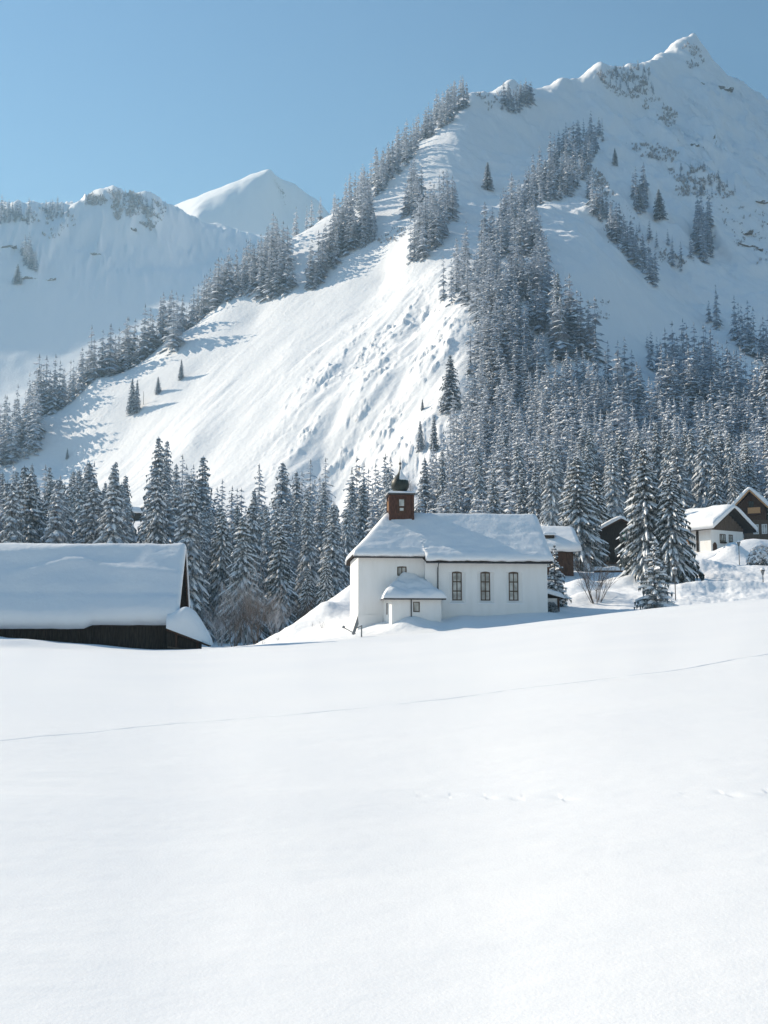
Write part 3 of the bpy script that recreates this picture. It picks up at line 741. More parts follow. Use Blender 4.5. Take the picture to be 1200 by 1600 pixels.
# vestry built against the choir
VZ, VT = 2.5, 4.15
mb = MB()
pl = [(-3.3, CS + .02), (-2.9, -1.85), (1.0, -1.85), (1.0, .02)]
for i in range(3):
    a, b = pl[i], pl[i + 1]
    if i == 1: wall_front(mb, a[0], b[0], -1.5, VZ + .12, -1.85, [(-.95, .5, 1.32, 2.12, .0, .02)], .14)
    else: mb.add([(a[0], a[1], -1.5), (b[0], b[1], -1.5), (b[0], b[1], VZ + .12), (a[0], a[1], VZ + .12)], [(0, 1, 2, 3)])
ves = mb.build('vestry_wall', M['plaster'], church)
front_window(church, -.95, -1.72, .5, 1.32, 2.12, 0, 1, 1, M['frame_brown'], M['glass'], .06)
MB().box(-3.165, -3.09, -.62, -.34, 1.15, 2.05).build('window', M['frame_brown'], ves)
def ves_rz(X, Y):
    f = VZ - .1 + (VT - VZ) / 2.6 * (Y + 2.15); lf = VZ - .1 + 1.05 * (X + 3.55) - .07 * (X + 3.55) ** 2; r = VZ - .1 + .80 * (1.35 - X)
    return np.minimum(np.minimum(f, lf), r)
vx = np.linspace(-3.55, 1.35, 34)
vroof = blanket('vestry_roof', vx, np.linspace(0, 1, 14), lambda x: -2.15, lambda x: CS + .01 if x < 0 else .01, ves_rz, lambda X, Y: ves_rz(X, Y) - .09, M['wood_dark'], church)
def ves_snow(X, Y):
    e = edge_round(X, Y, -3.6, 1.4, -2.2, 9, .4)
    return ves_rz(X, Y) + .02 + .34 * e * (1 + .4 * fbm(X / 1.2, Y / .9, 3, 321))
blanket('snow_cover', np.unique(np.concatenate([[-3.6, 1.4], vx, np.linspace(-3.6, -3.2, 6)])), cluster(0, 1, 26, 6, .15), lambda x: -2.2, lambda x: CS + .005 if x < 0 else .005, ves_snow, lambda X, Y: ves_rz(X, Y) + .006, M['roof_snow'], vroof)
MB().tube([(-1.38, -1.93, VZ - .1), (-1.38, -1.93, .9)], [.045, .045], 6).build('downpipe', M['metal'], church)
MB().box(-3.5, 1.32, -2.24, -2.17, VZ - .24, VZ - .13).build('gutter', M['metal'], vroof)
# porch at the far end
mb = MB(); mb.box(NL + .004, NL + 1.25, 1.3, 4.2, -1.0, 2.55)
por = mb.build('porch_wall', M['plaster'], church)
pr = blanket('porch_roof', [NL + .004, NL + .8, NL + 1.6], [0, .5, 1], lambda x: 1.0, lambda x: 4.5, lambda X, Y: 3.0 - .28 * (X - NL), lambda X, Y: 2.9 - .28 * (X - NL), M['wood_dark'], church)
blanket('snow_cover', cluster(NL + .004, NL + 1.68, 10, 5, .3), cluster(0, 1, 10, 5, .12), lambda x: .95, lambda x: 4.55,
        lambda X, Y: 3.03 - .28 * (X - NL) + .42 * edge_round(X, Y, NL - 2, NL + 1.68, .95, 4.55, .4), lambda X, Y: 3.006 - .28 * (X - NL), M['roof_snow'], pr)
MB().box(NL + 1.14, NL + 1.30, 1.22, 1.38, -.8, 2.6).build('post', M['wood_brown'], church)
# bell turret
TX, TY, TW = -1.42, NW / 2, .97
tur = MB().box(TX - TW, TX + TW, TY - TW, TY + TW, 8.5, 11.32).build('turret', M['wood_red'], church)
for sx_ in (-1, 1):
    for sy_ in (-1, 1):
        MB().box(TX + sx_ * TW - .09, TX + sx_ * TW + .09, TY + sy_ * TW - .09, TY + sy_ * TW + .09, 8.5, 11.30).build('corner_board', M['wood_red'], tur)
for sx_ in (-1, 1):
    fr = MB(); fr.box(TX - .36, TX + .36, TY + sx_ * (TW + .03) - .03, TY + sx_ * (TW + .03) + .03, 9.75, 11.02)
    fr.build('sound_opening', M['wood_brown'], tur)
    yy = TY + sx_ * (TW + .075)
    MB().box(TX - .2, TX + .2, yy - .012, yy + .012, 10.35, 10.90).build('shutter', M['glass'], tur)
    MB().box(TX - .16, TX + .16, yy - .012, yy + .012, 9.95, 10.18).build('shutter', M['glass'], tur)
MB().box(TX - TW - .06, TX - TW - .005, TY - .36, TY + .36, 9.75, 11.02).build('sound_opening', M['wood_brown'], tur)
MB().box(TX - TW - .08, TX - TW - .062, TY - .2, TY + .2, 10.05, 10.85).build('shutter', M['wood_light'], tur)
mb = MB(); w2 = TW + .2
mb.box(TX - w2, TX + w2, TY - w2, TY + w2, 11.325, 11.44)
tr = mb.build('turret_roof', M['metal'], church)
blanket('snow_cover', cluster(TX - w2 - .03, TX + w2 + .03, 10, 5, .15), cluster(0, 1, 10, 5, .1), lambda x: TY - w2 - .03, lambda x: TY + w2 + .03,
        lambda X, Y: 11.455 + .22 * edge_round(X, Y, TX - w2 - .03, TX + w2 + .03, TY - w2 - .03, TY + w2 + .03, .75), lambda X, Y: X * 0 + 11.442, M['roof_snow'], tr)
prof = [(.30, 11.46), (.46, 11.62), (.64, 11.86), (.745, 12.12), (.77, 12.34), (.72, 12.58), (.58, 12.82), (.40, 13.04), (.24, 13.22), (.14, 13.42), (.085, 13.62), (.06, 13.9)]
oni = MB().lathe(prof, 28, (TX, TY)).build('onion_dome', M['onion'], church, True)
MB().tube([(TX, TY, 13.85), (TX, TY, 14.3), (TX, TY, 14.95)], [.05, .035, .008], 6).build('spire_rod', M['metal'], oni)
MB().lathe([(.02, 13.98), (.09, 14.03), (.12, 14.12), (.09, 14.21), (.02, 14.26)], 12, (TX, TY)).build('finial_ball', M['metal'], oni, True)
# snow lying on the shaded shoulder of the dome
sp_ = [(.665, 12.68), (.57, 12.84), (.42, 13.05), (.26, 13.24), (.155, 13.44), (.10, 13.6)]
na = 13; V = []; Fq = []
for i, (r_, z_) in enumerate(sp_):
    for k in range(na):
        th = math.radians(-102 + 80 * k / (na - 1)); bulge = .07 * math.sin(math.pi * k / (na - 1)) * math.sin(math.pi * (i + .4) / len(sp_)) + .006
        dip = .18 * (1 - abs(2 * k / (na - 1) - 1)) if i == 0 else 0
        rr2 = r_ + bulge + (.03 * dip if i == 0 else 0)
        V.append((TX + rr2 * math.cos(th), TY + rr2 * math.sin(th), z_ - dip * .6))
for i in range(len(sp_) - 1):
    for k in range(na - 1): Fq.append((i * na + k, i * na + k + 1, (i + 1) * na + k + 1, (i + 1) * na + k))
MB().add(V, Fq).build('snow_cap', M['roof_snow'], oni, True)

# ------------------------------------------------------------------ the barn
barn = thing('barn', 'long dark timber barn with a deep blue-shaded snow roof', 'barn', (-12.93, 69.03, 0.0), CB)
BL = 30.0
def barn_extra(x): return float(.20 * sstep(-4.5, -4.9, np.array(x)))
broof = gable_roof(barn, -BL, .4, 5.1, 2.62, 7.5, .44, 0, .2, 5, 'wood_dark', .12, nx=70, nt=56, rr=.26, front_extra=barn_extra, edge_n=.02)
sn = broof.children[0]
# ripples where the blanket creeps down the roof
co = np.empty(len(sn.data.vertices) * 3, np.float32); sn.data.vertices.foreach_get('co', co); co = co.reshape(-1, 3)
half = len(co) // 2; X_, Y_ = co[:half, 0], co[:half, 1]
c1 = -2.8 - .55 * np.exp(-((X_ + 5.6) / 2.2) ** 2) * -1.6 + .3 * noise2(X_ / 3, X_ * 0, 331)
rip = .13 * np.exp(-((Y_ - c1) / .28) ** 2) * sstep(-10.5, -9, X_) + .10 * np.exp(-((Y_ + .9 - .10 * (X_ + 6)) / .45) ** 2) * sstep(-18, -12, X_) - .10 * np.exp(-((Y_ + 4.0) / .25) ** 2)
co[:half, 2] += rip * sstep(5.2, 4.7, np.abs(Y_)); sn.data.vertices.foreach_set('co', co.ravel()); sn.data.update()
mb = MB(); mb.box(-BL + .5, -.2, -4.8, 4.8, -1.2, 2.75); mb.prism([(-4.8, 2.75), (4.8, 2.75), (0, 6.95)], 'x', -BL + .5, -.2)
bw = mb.build('wall', M['wood_dark'], barn)
rgb = random.Random(4); mb = MB(); x = -BL + .5
while x < -.25:
    w = rgb.uniform(.17, .26); d = rgb.uniform(.02, .06)
    mb.box(x + .008, min(x + w, -.21) - .008, -4.8 - d, -4.79, -1.0, 2.9); x += w
o = mb.build('board_cladding', M['wood_dark'], bw); o['kind'] = 'stuff'
mb = MB(); y = -4.75
while y < 4.7:
    w = rgb.uniform(.17, .26); d = rgb.uniform(.02, .06); mb.box(-.21, -.2 + d, y + .008, y + w - .008, -1, 2.4 + (4.8 - abs(y + w / 2)) * .83); y += w
o = mb.build('board_cladding', M['wood_brown'], bw); o['kind'] = 'stuff'
for xk in (-.35, -4.6, -9.0): MB().box(xk - .11, xk + .11, -5.02, -4.80, -1, 2.85).build('post', M['wood_dark'], barn)
MB().box(-13.2, -12.3, -5.30, -4.862, 1.75, 2.15).build('window', M['glass_dark'], barn)
vb = MB(); vb.bar((.34, -5.1, 2.5), (.34, 0, 7.38), .06, .26); vb.bar((.34, 5.1, 2.5), (.34, 0, 7.38), .06, .26); vb.build('verge_board', M['wood_brown'], barn)
# lean-to on its gable
lt = blanket('lean_to_roof', [-.15, 1.0, 2.25], [0, .5, 1], lambda x: -5.9, lambda x: -2.8, lambda X, Y: 2.25 - .38 * X, lambda X, Y: 2.13 - .38 * X, M['wood_brown'], barn)
def lt_snow(X, Y):
    e = edge_round(X, Y, -1.2, 2.36, -6.0, -2.7, .9)
    return 2.27 - .38 * X + e * (.6 + 1.05 * np.exp(-((X - 1.05) / .95) ** 2)) + .05 * fbm(X / .8, Y / .8, 2, 341)
blanket('snow_cover', cluster(-.15, 2.36, 18, 7, .6), cluster(0, 1, 18, 7, .2), lambda x: -6.0, lambda x: -2.7, lt_snow, lambda X, Y: 2.256 - .38 * X, M['roof_snow'], lt)
lw = MB(); lw.prism([(-.15, -1), (1.72, -1), (1.72, 1.44), (-.15, 2.15)], 'y', -5.5, -3.2)
lw.build('lean_to_wall', M['wood_dark'], barn)
for (xk, zk) in ((1.62, 1.6), (.4, 2.05)): MB().box(xk - .06, xk + .06, -5.62, -5.505, -1, zk).build('post', M['wood_brown'], barn)
MB().bar((-.1, -5.6, 1.25), (1.7, -5.6, 1.0), .05, .09).build('rail', M['wood_grey'], barn)

# ------------------------------------------------------------------ houses on the right
# brown house partly hidden by the church
h = thing('house', 'brown timber house behind the church porch with smooth snow roof and dormer', 'house', (17.0, 124.0, 8.4), math.radians(1))
gable_roof(h, -4.4, 4.4, 4.5, 2.95, 5.75, .5, 0, .2, 11, 'wood_dark', nx=34, nt=34)
mb = MB(); mb.box(-4.0, 3.75, -3.7, 3.7, -1, 3.2); mb.prism([(-3.7, 3.2), (3.7, 3.2), (0, 5.4)], 'x', -4.0, 3.75); mb.build('wall', M['wood_brown'], h)
front_window(h, .6, -3.72, 1.0, 1.2, 2.2, 0, 2, 1, M['white_paint'], M['glass'], .08)
d = MB().box(.7, 1.75, -3.3, -2.0, 3.4, 4.75).build('dormer', M['wood_dark'], h)
blanket('snow_cover', cluster(.5, 1.95, 8, 5, .3), cluster(0, 1, 8, 5, .2), lambda x: -3.5, lambda x: -1.4, lambda X, Y: 4.77 + .35 * edge_round(X, Y, .5, 1.95, -3.5, -1, .4), lambda X, Y: X * 0 + 4.755, M['roof_snow'], d)
# dark house with its gable to the meadow
h = thing('house', 'dark brown gabled house with green shutters half hidden by big spruce', 'house', (30.2, 139.5, 10.4), math.radians(88))
gable_roof(h, -.7, 8.0, 3.25, 4.9, 6.65, .42, 0, .2, 12, 'wood_brown', nx=30, nt=30)
mb = MB(); mb.box(0, 7.6, -2.75, 2.75, .9, 5.0); mb.prism([(-2.75, 5.0), (2.75, 5.0), (0, 6.4)], 'x', 0, 7.6); mb.build('wall', M['wood_dark'], h)
MB().box(.05, 7.5, -2.7, 2.7, -2, .9).build('plinth', M['plaster_old'], h)
gable_window(h, -.006, -1.15, .95, 4.0, 4.9, 2, 1, M['white_paint'], M['glass'], .10, M['green_paint'])
gable_window(h, -.006, -1.0, .95, 1.75, 2.8, 2, 1, M['white_paint'], M['glass'], .10, M['green_paint'])
MB().box(-1.2, -.03, -2.6, 2.6, .78, .95).build('balcony', M['wood_brown'], h)
# chalet with white ground floor
a = math.radians(90 + 33)
h = thing('chalet', 'white-walled chalet with dark boarded gable and thick snow roof beside tall spruces', 'chalet', (49.6, 158.0, 14.6), a)
gable_roof(h, -1.5, 9.6, 4.6, 2.85, 6.0, .75, 0, .22, 13, 'wood_dark', nx=40, nt=40, rr=.9)
mb = MB(); mb.box(0, 9, -3.5, 3.5, -1.5, 2.75); mb.build('wall', M['plaster'], h)
up = MB(); up.box(-.05, 9.05, -3.55, 3.55, 2.751, 3.2); up.prism([(-3.55, 3.2), (3.55, 3.2), (0, 5.55)], 'x', -.05, 9.05)
upo = up.build('upper_wall', M['wood_dark'], h)
for i in range(14):
    y0 = -3.55 + .507 * i; zt = 3.2 + (3.55 - max(abs(y0 + .01), abs(y0 + .497))) * .662
    MB().box(-.085 - .012 * (i % 2), -.052, y0 + .012, y0 + .495, 2.76, zt).build('board', M['wood_grey'], upo)
for yc, c in ((1.0, 3), (-.75, 2)): gable_window(h, -.006, yc, .42 * c, 1.15, 2.2, c, 1, M['frame_brown'], M['white_paint'] if False else M['glass'], .13)
for i in range(2): MB().box(-.24, -.02, .4 if i == 0 else -1.1, 1.6 if i == 0 else -.4, .86, 1.1).build('flower_box', M['wood_dark'], h)
dr = MB(); dr.prism([(2.3, -1.0), (3.15, -1.0), (3.15, .55), (2.95, .85), (2.72, .95), (2.5, .85), (2.3, .55)], 'x', -.06, -.004); dr.build('door', M['wood_brown'], h)
MB().box(2.2, 2.6, 3.504, 3.60, -1, 2.7).build('corner_post', M['wood_dark'], h)
MB().box(4.0, 6.5, 3.505, 4.5, 1.0, 1.9).build('balcony', M['wood_light'], h)
# chalet cut by the frame
a = math.radians(90 - 24)
h = thing('chalet', 'brown timber chalet with orange balcony panel at the right edge', 'chalet', (57.2, 170.0, 16.8), a)
gable_roof(h, -1.1, 10, 2.75, 5.2, 8.15, .62, 0, .2, 14, 'wood_red', nx=34, nt=34, rr=.7)
mb = MB(); mb.box(0, 9.5, -2.1, 2.0, 3.4, 5.7); mb.prism([(-2.1, 5.7), (2.0, 5.7), (-.05, 7.7)], 'x', 0, 9.5); mb.build('wall', M['wood_brown'], h)
mb = MB(); mb.box(.25, 9.4, -5.2, 1.2, -2.5, 3.4); mb.build('lower_wall', M['wood_grey'], h)
vb = MB(); vb.bar((-1.14, -2.78, 5.02), (-1.14, 0, 7.98), .05, .24); vb.bar((-1.14, 2.78, 5.02), (-1.14, 0, 7.98), .05, .24); vb.build('verge_board', M['wood_light'], h)
bal = MB().box(-.95, -.02, -1.5, .6, 4.2, 4.32).build('balcony', M['wood_brown'], h)
MB().box(-1.0, -.93, -1.5, .35, 4.34, 5.25).build('balcony_panel', M['wood_light'], bal)
for k in range(4): gable_window(h, .244, -4.4 + 1.25 * k, .8, 1.2, 2.7, 2, 1, M['white_paint'], M['glass'], .09)
gable_window(h, -.006, -.1, .8, 5.4, 6.4, 2, 1, M['wood_dark'], M['glass_dark'], .08)
# hut in the wood
p_ = cast(213, 812, 250)
hy = p_.y if p_ else 330.0; hx = float(pix_uq(213, 800)[0]) * hy
hz_ = gz(hx, hy)
h = thing('hut', 'small dark hut with snowy roof glimpsed between spruces behind the barn', 'hut', (hx, hy, hz_), math.radians(35))
gable_roof(h, -2.4, 2.4, 2.6, 2.1, 3.9, .5, 0, .15, 15, 'wood_dark', nx=16, nt=16)
mb = MB(); mb.box(-2, 2, -2, 2, -1.5, 2.3); mb.prism([(-2, 2.3), (2, 2.3), (0, 3.65)], 'x', -2, 2); mb.build('wall', M['wood_dark'], h)

# ------------------------------------------------------------------ single trees one can point at
def on_ground(px, Y):
    x = (px - 600) / FPX * Y / (CT) * 1.0
    u = float(pix_uq(px, 950)[0]); x = u * Y
    return Vector((x, Y, gz(x, Y) - .15))

def H_to(py_top, loc, px):
    u, q = pix_uq(px, py_top); return max(.8, CAMZ + float(q) * loc.y - loc.z)

SINGLES = [ # pixel x, distance, pixel y of the tip, kind, width, label
 (908, 137, 712, 'near', 1.28, 'broad snow-laden spruce between brown house and dark gabled house'),
 (934, 150, 735, 'near', 1.0, 'snow-laden spruce just behind the broad one left of dark gabled house'),
 (1013, 112, 698, 'near', .97, 'tallest snow-laden spruce in front of the dark gabled house'),
 (1051, 110, 736, 'near', 1.08, 'narrow snowy spruce between dark gabled house and white chalet'),
 (1024, 87, 838, 'young', 1.0, 'small bushy spruce heaped with snow at the crest of the meadow'),
 (868, 97, 850, 'young', .85, 'thin young spruce right beside the church porch'),
 (381, 148, 806, 'near', 1.05, 'large pale spruce above the brown thicket between barn and church'),
 (344, 160, 800, 'near', .8, 'pale spruce left of the largest one between barn and church'),
 (437, 152, 822, 'near', .98, 'drooping spruce above the stream bank, right of the brown thicket'),
 (509, 138, 868, 'near', .85, 'small bushy spruce behind the snowy bank beside the choir'),
 (480, 140, 887, 'near', .8, 'smaller spruce left of the bushy one behind the bank'),
 (470, 180, 830, 'mid', .9, 'dark spruce standing behind the two small ones on the bank'),
 (308, 165, 812, 'mid', 1.0, 'spruce rising close behind the barn gable'),
 (438, 262, 722, 'slim', 1.25, 'tall bare-stemmed spruce apart from the stand left of the church'),
 (244, 300, 682, 'slim', 1.15, 'tallest twin-tipped spruce of the stand behind the barn'),
 (254, 303, 688, 'slim', 1.0, 'slightly lower neighbour of the tallest spruce behind the barn'),
 (310, 270, 712, 'slim', 1.3, 'tall pointed spruce behind the barn gable, alone above its neighbours'),
 (136, 262, 722, 'slim', 1.2, 'pointed spruce rising above the middle of the barn roof'),
 (30, 225, 728, 'mid', 1.0, 'broad round-shouldered spruce above the left end of the barn roof'),
]
for (px, Y, top, kind, wd, lab) in SINGLES:
    loc = on_ground(px, Y); plant(kind, loc, H_to(top, loc, px), lab, None, wd)
# conifers alone on the sunny flank
for (px, py, top, wd, lab) in [
 (206, 646, 590, 1.0, 'left stem of the paired spruces alone on the sunny slope'),
 (214, 644, 592, .95, 'right stem of the paired spruces alone on the sunny slope'),
 (247, 614, 587, 1.5, 'squat lone spruce between the paired spruces and a slim one'),
 (283, 592, 560, 1.15, 'slim lone spruce highest of those on the sunny slope'),
 (105, 716, 699, 1.2, 'tiny spruce on the shaded crease low on the sunny slope'),
 (660, 640, 622, 1.2, 'tiny spruce below the wooded rib on the lumpy snow'),
 (704, 640, 552, 1.5, 'broad frosted spruce at the left foot of the wooded rib'),
 (762, 297, 252, 1.3, 'lone spruce in the snow bowl above the wooded rib'),
 (961, 258, 230, 1.2, 'lone small spruce right of the top of the wooded rib'),
 (1031, 342, 294, 1.5, 'lone broad spruce on the shaded face under the summit'),
 (997, 328, 290, 1.4, 'sparse spruce on the shaded face, left of the lone broad one'),
 (27, 443, 412, 1.7, 'spruce on the hazy mountain beside a rock ledge'),
 (657, 702, 655, 1.0, 'dark pointed spruce just above the church onion dome'),
 (678, 704, 648, 1.2, 'pale leaning spruce right of the dark one above the dome')]:
    p_ = cast(px, py, 250)
    if p_ is None: continue
    plant('slim', p_ - Vector((0, 0, .4)), max(4, H_to(top, p_, px)), lab, None, wd)

# ------------------------------------------------------------------ stands of spruces
def inside(px, py, poly):
    c = False; j = len(poly) - 1
    for i in range(len(poly)):
        xi, yi = poly[i]; xj, yj = poly[j]
        if (yi > py) != (yj > py) and px < (xj - xi) * (py - yi) / (yj - yi) + xi: c = not c
        j = i
    return c
STANDS = []   # (pos, H, wide, stand key)
rgs = random.Random(23)
def stand_img(key, poly, spacing, Hr, ymin=240, wide=(.85, 1.2), n=4000, squash=.7):
    """trees with their feet inside a patch of the picture, at least spacing pixels apart"""
    x0, x1 = min(p[0] for p in poly), max(p[0] for p in poly); y0, y1 = min(p[1] for p in poly), max(p[1] for p in poly)
    got = []
    for _ in range(n):
        px, py = rgs.uniform(x0, x1), rgs.uniform(y0, y1)
        if not inside(px, py, poly): continue
        if any(abs(px - a) < spacing * 1.0 and ((px - a) / spacing) ** 2 + ((py - b) / (spacing * squash)) ** 2 < 1 for a, b in got): continue
        if float(noise2(np.array([px / 26.]), np.array([py / 34.]), 15)[0]) < -.25: continue
        p = cast(px, py, ymin)
        if p is None: continue
        got.append((px, py))
        hm_ = rgs.uniform(*Hr) * (1.0 if rgs.random() < .7 else rgs.uniform(.45, .9)) * (1 + .16 * float(noise2(np.array([px / 30.]), np.array([py / 30.]), 6)[0]))
        STANDS.append((p - Vector((0, 0, .5)), hm_, rgs.uniform(*wide) * rgs.uniform(.8, 1.15), key))
def stand_xy(key, pxr, Yr, spacing, Hr, wide=(.85, 1.2), n=3000, skip=None):
    """trees spread over ground that the crest hides: pixel range across, distance range along"""
    got = []
    for _ in range(n):
        px = rgs.uniform(*pxr); Y = math.exp(rgs.uniform(math.log(Yr[0]), math.log(Yr[1])))
        x = float(pix_uq(px, 900)[0]) * Y
        if skip and skip(px, Y): continue
        if any((x - a) ** 2 + ((Y - b) * .6) ** 2 < spacing ** 2 for a, b in got): continue
        got.append((x, Y)); STANDS.append((Vector((x, Y, gz(x, Y) - .3)), rgs.uniform(*Hr), rgs.uniform(*wide), key))
def skip_left(px, Y):
    if 196 < px < 230 and Y < 345: return True             # the hut shows here
    if 412 < px < 432 and Y > 200: return True
    if Y > 255 + .09 * abs(px - 200) and rgs.random() < .4: return True
    if Y < 165 and 395 < px < 425: return True
    return 508 < px < 560 and Y > 215
stand_xy('barn', (-70, 300), (150, 325), 3.8, (17, 24), skip=skip_left)
stand_xy('stream', (300, 545), (158, 300), 4.3, (13, 20), skip=skip_left)
stand_xy('dome', (545, 612), (215, 275), 3.8, (14, 19))
stand_xy('dome', (612, 692), (205, 235), 4.2, (9, 12))
stand_img('dome', [(662, 840), (662, 780), (690, 760), (720, 770), (720, 840)], 13, (14, 19), 200)
stand_xy('nave', (690, 860), (190, 262), 4.1, (12, 18))
stand_img('nave', [(720, 800), (700, 740), (715, 690), (760, 600), (835, 590), (850, 640), (850, 800)], 12, (12, 17.5), 220)
stand_xy('houses', (860, 1240), (172, 250), 4.3, (13, 19), skip=lambda px, Y: 1080 < px < 1100 and Y < 230)
stand_img('houses', [(850, 800), (850, 640), (900, 600), (990, 600), (1005, 640), (1100, 650), (1215, 680), (1215, 800)], 12.3, (13, 18.5), 220)
stand_img('dark', [(1030, 655), (1036, 600), (1085, 585), (1130, 610), (1215, 670), (1215, 690), (1100, 665)], 10, (18, 25), 300)
stand_img('rib', [(690, 472), (722, 405), (762, 365), (800, 325), (838, 275), (880, 228), (930, 203), (945, 218), (922, 262), (902, 300), (848, 322), (832, 350), (850, 405), (858, 470),
                  (835, 560), (770, 590), (735, 585), (748, 520), (722, 462), (700, 478)], 9.0, (15, 21), 300)
stand_img('rib', [(866, 505), (925, 545), (932, 565), (870, 565)], 11, (20, 27), 300)
stand_img('rib', [(735, 585), (770, 580), (850, 580), (850, 600), (760, 612)], 13, (14, 19), 300)
stand_img('band', [(918, 300), (938, 322), (962, 358), (1000, 395), (1032, 430), (1018, 448), (985, 405), (950, 368), (925, 335)], 9, (14, 19), 330)
stand_img('band', [(1078, 372), (1092, 358), (1112, 400), (1100, 412)], 9, (18, 23), 330)
stand_img('rightedge', [(1103, 498), (1130, 505), (1165, 535), (1215, 560), (1215, 580), (1160, 550)], 11, (18, 23), 330)
stand_img('bowl', [(632, 338), (650, 292), (664, 296), (655, 338)], 8, (17, 23), 350)
stand_img('bowl', [(638, 410), (660, 362), (690, 330), (714, 322), (712, 352), (690, 382), (655, 412)], 8.5, (18, 24), 350)
stand_img('upper', [(478, 452), (512, 400), (545, 345), (580, 345), (590, 376), (540, 398), (492, 452)], 8, (19, 25), 400)
stand_img('crest', [(540, 328), (590, 272), (625, 237), (660, 194), (725, 150), (732, 162), (690, 203), (640, 252), (602, 294), (565, 332)], 7, (17, 22), 420)
stand_img('crest', [(783, 172), (800, 180), (832, 162), (826, 150), (790, 155)], 7, (13, 17), 420)
stand_img('ridge', [(262, 540), (300, 505), (340, 472), (400, 410), (448, 385), (458, 455), (425, 466), (372, 462), (302, 508), (270, 550)], 8.5, (20, 27), 400)
stand_img('face', [(985, 300), (1008, 292), (1012, 330), (996, 335)], 9, (11, 16), 380)
stand_img('face', [(930, 330), (1000, 360), (1085, 405), (1060, 430), (960, 385)], 17, (7, 13), 380)
stand_img('face', [(930, 112), (1012, 106), (1022, 150), (950, 142)], 9, (6, 10), 500)
stand_img('face', [(1085, 330), (1110, 345), (1112, 395), (1090, 375)], 9, (13, 18), 380)
stand_img('face', [(1040, 262), (1100, 262), (1150, 300), (1100, 312)], 15, (6, 9), 420)
stand_img('face', [(1010, 540), (1040, 560), (1050, 590), (1015, 580)], 14, (8, 14), 330)
stand_img('hazy', [(0, 328), (45, 330), (45, 348), (0, 350)], 6, (14, 20), 800)
stand_img('hazy', [(70, 328), (108, 322), (108, 338), (75, 342)], 6, (13, 18), 800)
stand_img('hazy', [(30, 392), (46, 396), (58, 424), (44, 420)], 5, (15, 21), 800)
stand_img('hazy', [(130, 322), (160, 306), (200, 304), (250, 322), (240, 335), (180, 318)], 8, (9, 14), 800)
def beyond_ridge(key, pts, depth, spacing, Hr):
    """trees on and just behind the skyline of the left ridge"""
    got = []
    for _ in range(1500):
        t = rgs.uniform(0, len(pts) - 1.001); i = int(t); f = t - i
        px = pts[i][0] * (1 - f) + pts[i + 1][0] * f; Y = pts[i][1] * (1 - f) + pts[i + 1][1] * f + rgs.uniform(*depth)
        x = float(pix_uq(px, 600)[0]) * Y
        if any((x - a) ** 2 + (Y - b) ** 2 < spacing ** 2 for a, b in got): continue
        nn = float(noise2(np.array([px / 24.]), np.array([Y / 18.]), 16)[0])
        if nn < -.45: continue
        got.append((x, Y)); STANDS.append((Vector((x, Y, gz(x, Y) - .4)), rgs.uniform(*Hr) * (1 + .22 * nn) * (1.0 if rgs.random() < .75 else rgs.uniform(.5, .9)), rgs.uniform(.7, 1.15), key))
beyond_ridge('ridge', [(60, 525), (150, 533), (255, 547)], (-6, 28), 3.7, (20, 28))
beyond_ridge('ridge', [(262, 547), (350, 572), (430, 590)], (-4, 24), 3.7, (19, 26))
beyond_ridge('ridge', [(-60, 500), (0, 500), (62, 512)], (-24, 30), 3.8, (20, 27))
beyond_ridge('crest', [(455, 600), (500, 610), (560, 628), (620, 655)], (0, 14), 6.5, (14, 20))
beyond_ridge('crest', [(620, 652), (680, 690), (728, 714)], (-6, 8), 4.5, (16, 21))

# who a tree is: the landmark it rises behind, and how far up the stand it roots
MARKS = {
 'barn': [(60, 'left end of the barn roof'), (120, 'left half of the barn roof'), (180, 'middle of the barn roof'), (245, 'right half of the barn roof'), (2000, 'right end of the barn roof')],
 'stream': [(345, 'barn lean-to'), (400, 'brown leafless thicket'), (450, 'drooping spruce by the stream'), (500, 'small spruces on the bank'), (2000, 'snowy bank beside the choir')],
 'dome': [(585, 'hipped end of the church roof'), (625, 'onion dome'), (2000, 'roof just right of the turret')],
 'nave': [(735, 'left third of the nave ridge'), (790, 'middle of the nave ridge'), (2000, 'right third of the nave ridge')],
 'houses': [(880, 'brown house by the porch'), (930, 'broad snow-laden spruce'), (985, 'dark gabled house'), (1040, 'tallest snow-laden spruce'), (1085, 'ridge of the white chalet'), (1140, 'gable of the white chalet'), (2000, 'right-edge chalet')]}
def tree_label(key, p, H):
    if key not in MARKS: return LAB[key]
    px, py = uq_pix(p.x / p.y, (p.z - CAMZ) / p.y)
    name = next(t for lim, t in MARKS[key] if px < lim)
    near, far = {'barn': (185, 245), 'stream': (185, 235), 'dome': (222, 250), 'nave': (215, 250), 'houses': (195, 228)}[key]
    row = 'nearest row' if p.y < near else ('middle rows' if p.y < far else 'upper rows')
    size = 'tall ' if H > 20.5 else ('short ' if H < 16.0 else '')
    return '%sfrosted spruce, %s behind the %s' % (size, row, name)
LAB = {
 'dark': 'dark spruce in the shaded wood high above the right-edge chalet',
 'rib': 'frosted spruce on the wooded rib climbing the mountain',
 'band': 'spruce in the slanting band of trees right of the wooded rib',
 'rightedge': 'spruce in the row on the shaded slope at the right edge',
 'bowl': 'spruce in the clump between sunny slope and wooded rib',
 'upper': 'spruce in the clump at the upper edge of the sunny slope',
 'crest': 'frosted spruce on the skyline ridge below the summit',
 'ridge': 'frosted spruce on the ridge left of the sunny slope', 'face': 'small spruce on the shaded face under the summit', 'hazy': 'small spruce on the hazy mountain'}
